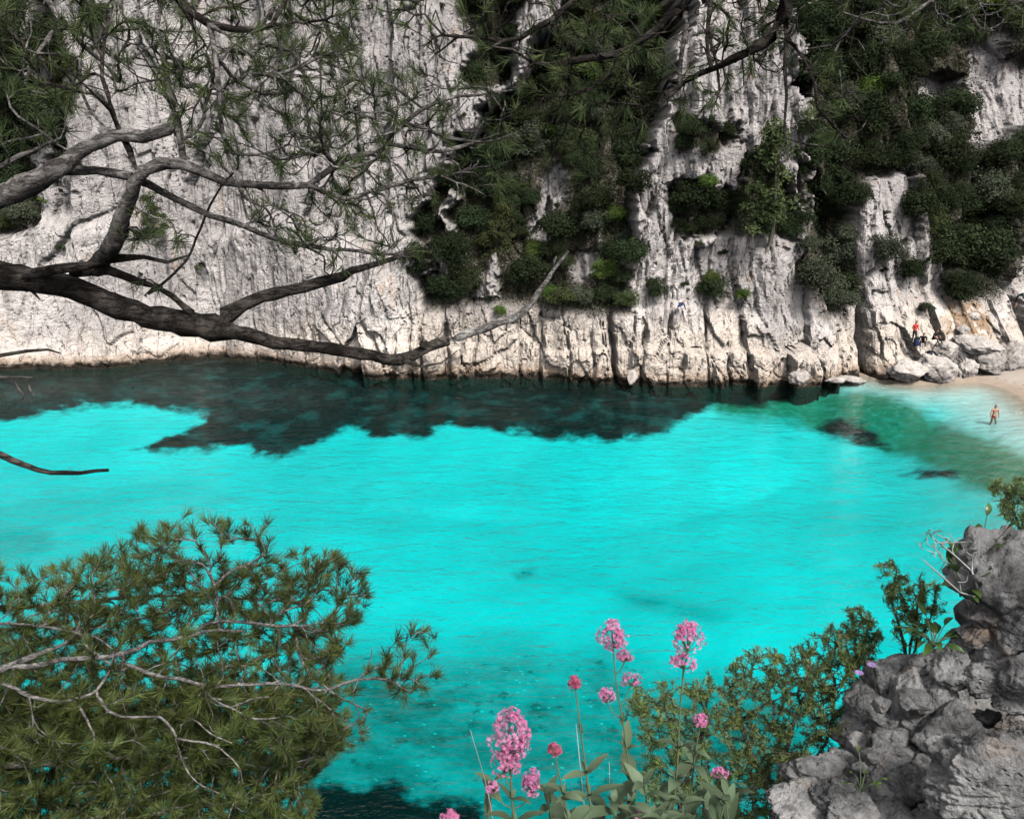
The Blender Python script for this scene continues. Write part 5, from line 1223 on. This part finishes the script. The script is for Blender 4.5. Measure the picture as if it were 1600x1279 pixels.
valerian(59, 1.6, [(1010, 1420, 0), (1006, 1330, 0), (1005, 1288, 0)], [(1005, 1277, 13, 11, 100, M_PINK)], 'valerian with a pink head at the bottom edge under the tall plants', ((.3, .07), (.6, .07)))
# leafy growth filling the foot of the flower bed
rgL = np.random.default_rng(77)
for i in range(16):
    x = rgL.uniform(760, 1150); y = rgL.uniform(1215, 1290); d = rgL.uniform(1.5, 1.85)
    root = at(np.array(x + rgL.uniform(-30, 30)), np.array(1400.), np.array(d)); top = at(np.array(x), np.array(y), np.array(d))
    e = empty('leafy_plant', tuple(root)); P_ = smooth([root, .5 * (root + top) + rgL.normal(size=3) * .01, top], 10)
    V, Fq = tube(P_, .0018, 5); link('stem', mesh_np('stem', V - root, Fq), M_VSTEM, e)
    for j in (4, 6, 8, 9):
        az = rgL.uniform(0, 3.14)
        for q in (0, 3.14): put_leaf(e, LEAVES[rgL.integers(3)], M_VLEAF, P_[j], az + q, rgL.uniform(.1, .9), rgL.uniform(.05, .085) * (1 if j < 9 else .6), rgL.uniform(-.4, .4))
    spot = 'under the nearest pink flower' if x < 850 else 'under the crimson buds' if x < 930 else 'under the tall valerian with side clusters' if x < 1020 else 'under the two-tiered valerian' if x < 1090 else 'beside the large shrub'
    tag(e, 'flowerless leafy valerian stem ' + spot, 'plant', 'leafy stems ' + spot)
# pale dry stalks
for i, (a, b, d, lab) in enumerate([((735, 1140), (765, 1250), 1.6, 'thin dry stalk left of the nearest pink flower'), ((952, 1190), (956, 1300), 1.7, 'thin pale stalk between the crimson bud and the tall valerian'), ((900, 1130), (904, 1170), 1.65, 'short pale stalk beside the crimson budding head')]):
    A0 = at(np.array(float(a[0])), np.array(float(a[1])), np.array(d)); B0 = at(np.array(float(b[0])), np.array(float(b[1])), np.array(d)); C0 = at(np.array(b[0] + 25.), np.array(1420.), np.array(d))
    V, Fq = tube(smooth([C0, B0, A0], 12), np.linspace(.0014, .0006, 12), 5); tag(link('dry_stalk', mesh_np('dry_stalk', V, Fq), M_PALESTEM), lab, 'plant')
# broad-leaved plants on the outcrop
def leafy(x, y, d, n, L, label, seed, me=LROUND, mat=M_GLOSS, up=(.1, 1.2)):
    rg = np.random.default_rng(seed); r0 = at(np.array(float(x)), np.array(float(y)), np.array(d)); e = empty('leafy_plant', tuple(r0)); tag(e, label, 'plant')
    for i in range(n):
        az = rg.uniform(0, 6.28); el = rg.uniform(*up); t = r0 + np.array([math.cos(az) * .035, math.sin(az) * .035, .02 + .05 * el]) * rg.uniform(.5, 1.3)
        V, Fq = tube(smooth([r0, .5 * (r0 + t) + np.array([0, 0, .008]), t], 5), .0011, 5); link('stalk', mesh_np('stalk', V - r0, Fq), M_VSTEM, e)
        put_leaf(e, me[rg.integers(len(me))], mat, t, az, el * .7, L * rg.uniform(.7, 1.2), rg.uniform(-.5, .5))
leafy(1500, 932, 2.02, 18, .050, 'broad glossy leaved plant at the left edge of the top stone', 91)
leafy(1528, 884, 2.03, 8, .042, 'two upright glossy leaves above the top stone edge', 92, up=(.7, 1.4))
leafy(1458, 1012, 2.04, 22, .055, 'dark spreading leafy plant rooted between the top stone and the sprigs', 93, LEAVES, M_GLOSS, (0, .6))
leafy(1345, 1238, 1.78, 9, .016, 'tiny plant with yellowish leaves in a gap between stones', 94, LROUND, M_FRESH)
for x, y, lab in ((1342, 1052, 'lilac flower just left of the outcrop, lower of two'), (1362, 1040, 'lilac flower just left of the outcrop, upper of two')):
    c = at(np.array(float(x)), np.array(float(y)), np.array(2.02)); r0 = at(np.array(x + 8.), np.array(y + 70.), np.array(2.06)); e = empty('wildflower', tuple(r0)); tag(e, lab, 'flower')
    V, Fq = tube(smooth([r0, .5 * (r0 + c) + np.array([.004, 0, 0]), c], 6), .0009, 5); link('stem', mesh_np('stem', V - r0, Fq), M_VSTEM, e)
    pm_ = leaf_mesh('petal', .013, .005, .1, .3, 5, .9)
    for j in range(11): 
        o = link('petal', pm_, M_LILAC, e); o.location = c - r0; o.rotation_euler = (.0, -.35, 6.283 * j / 11)
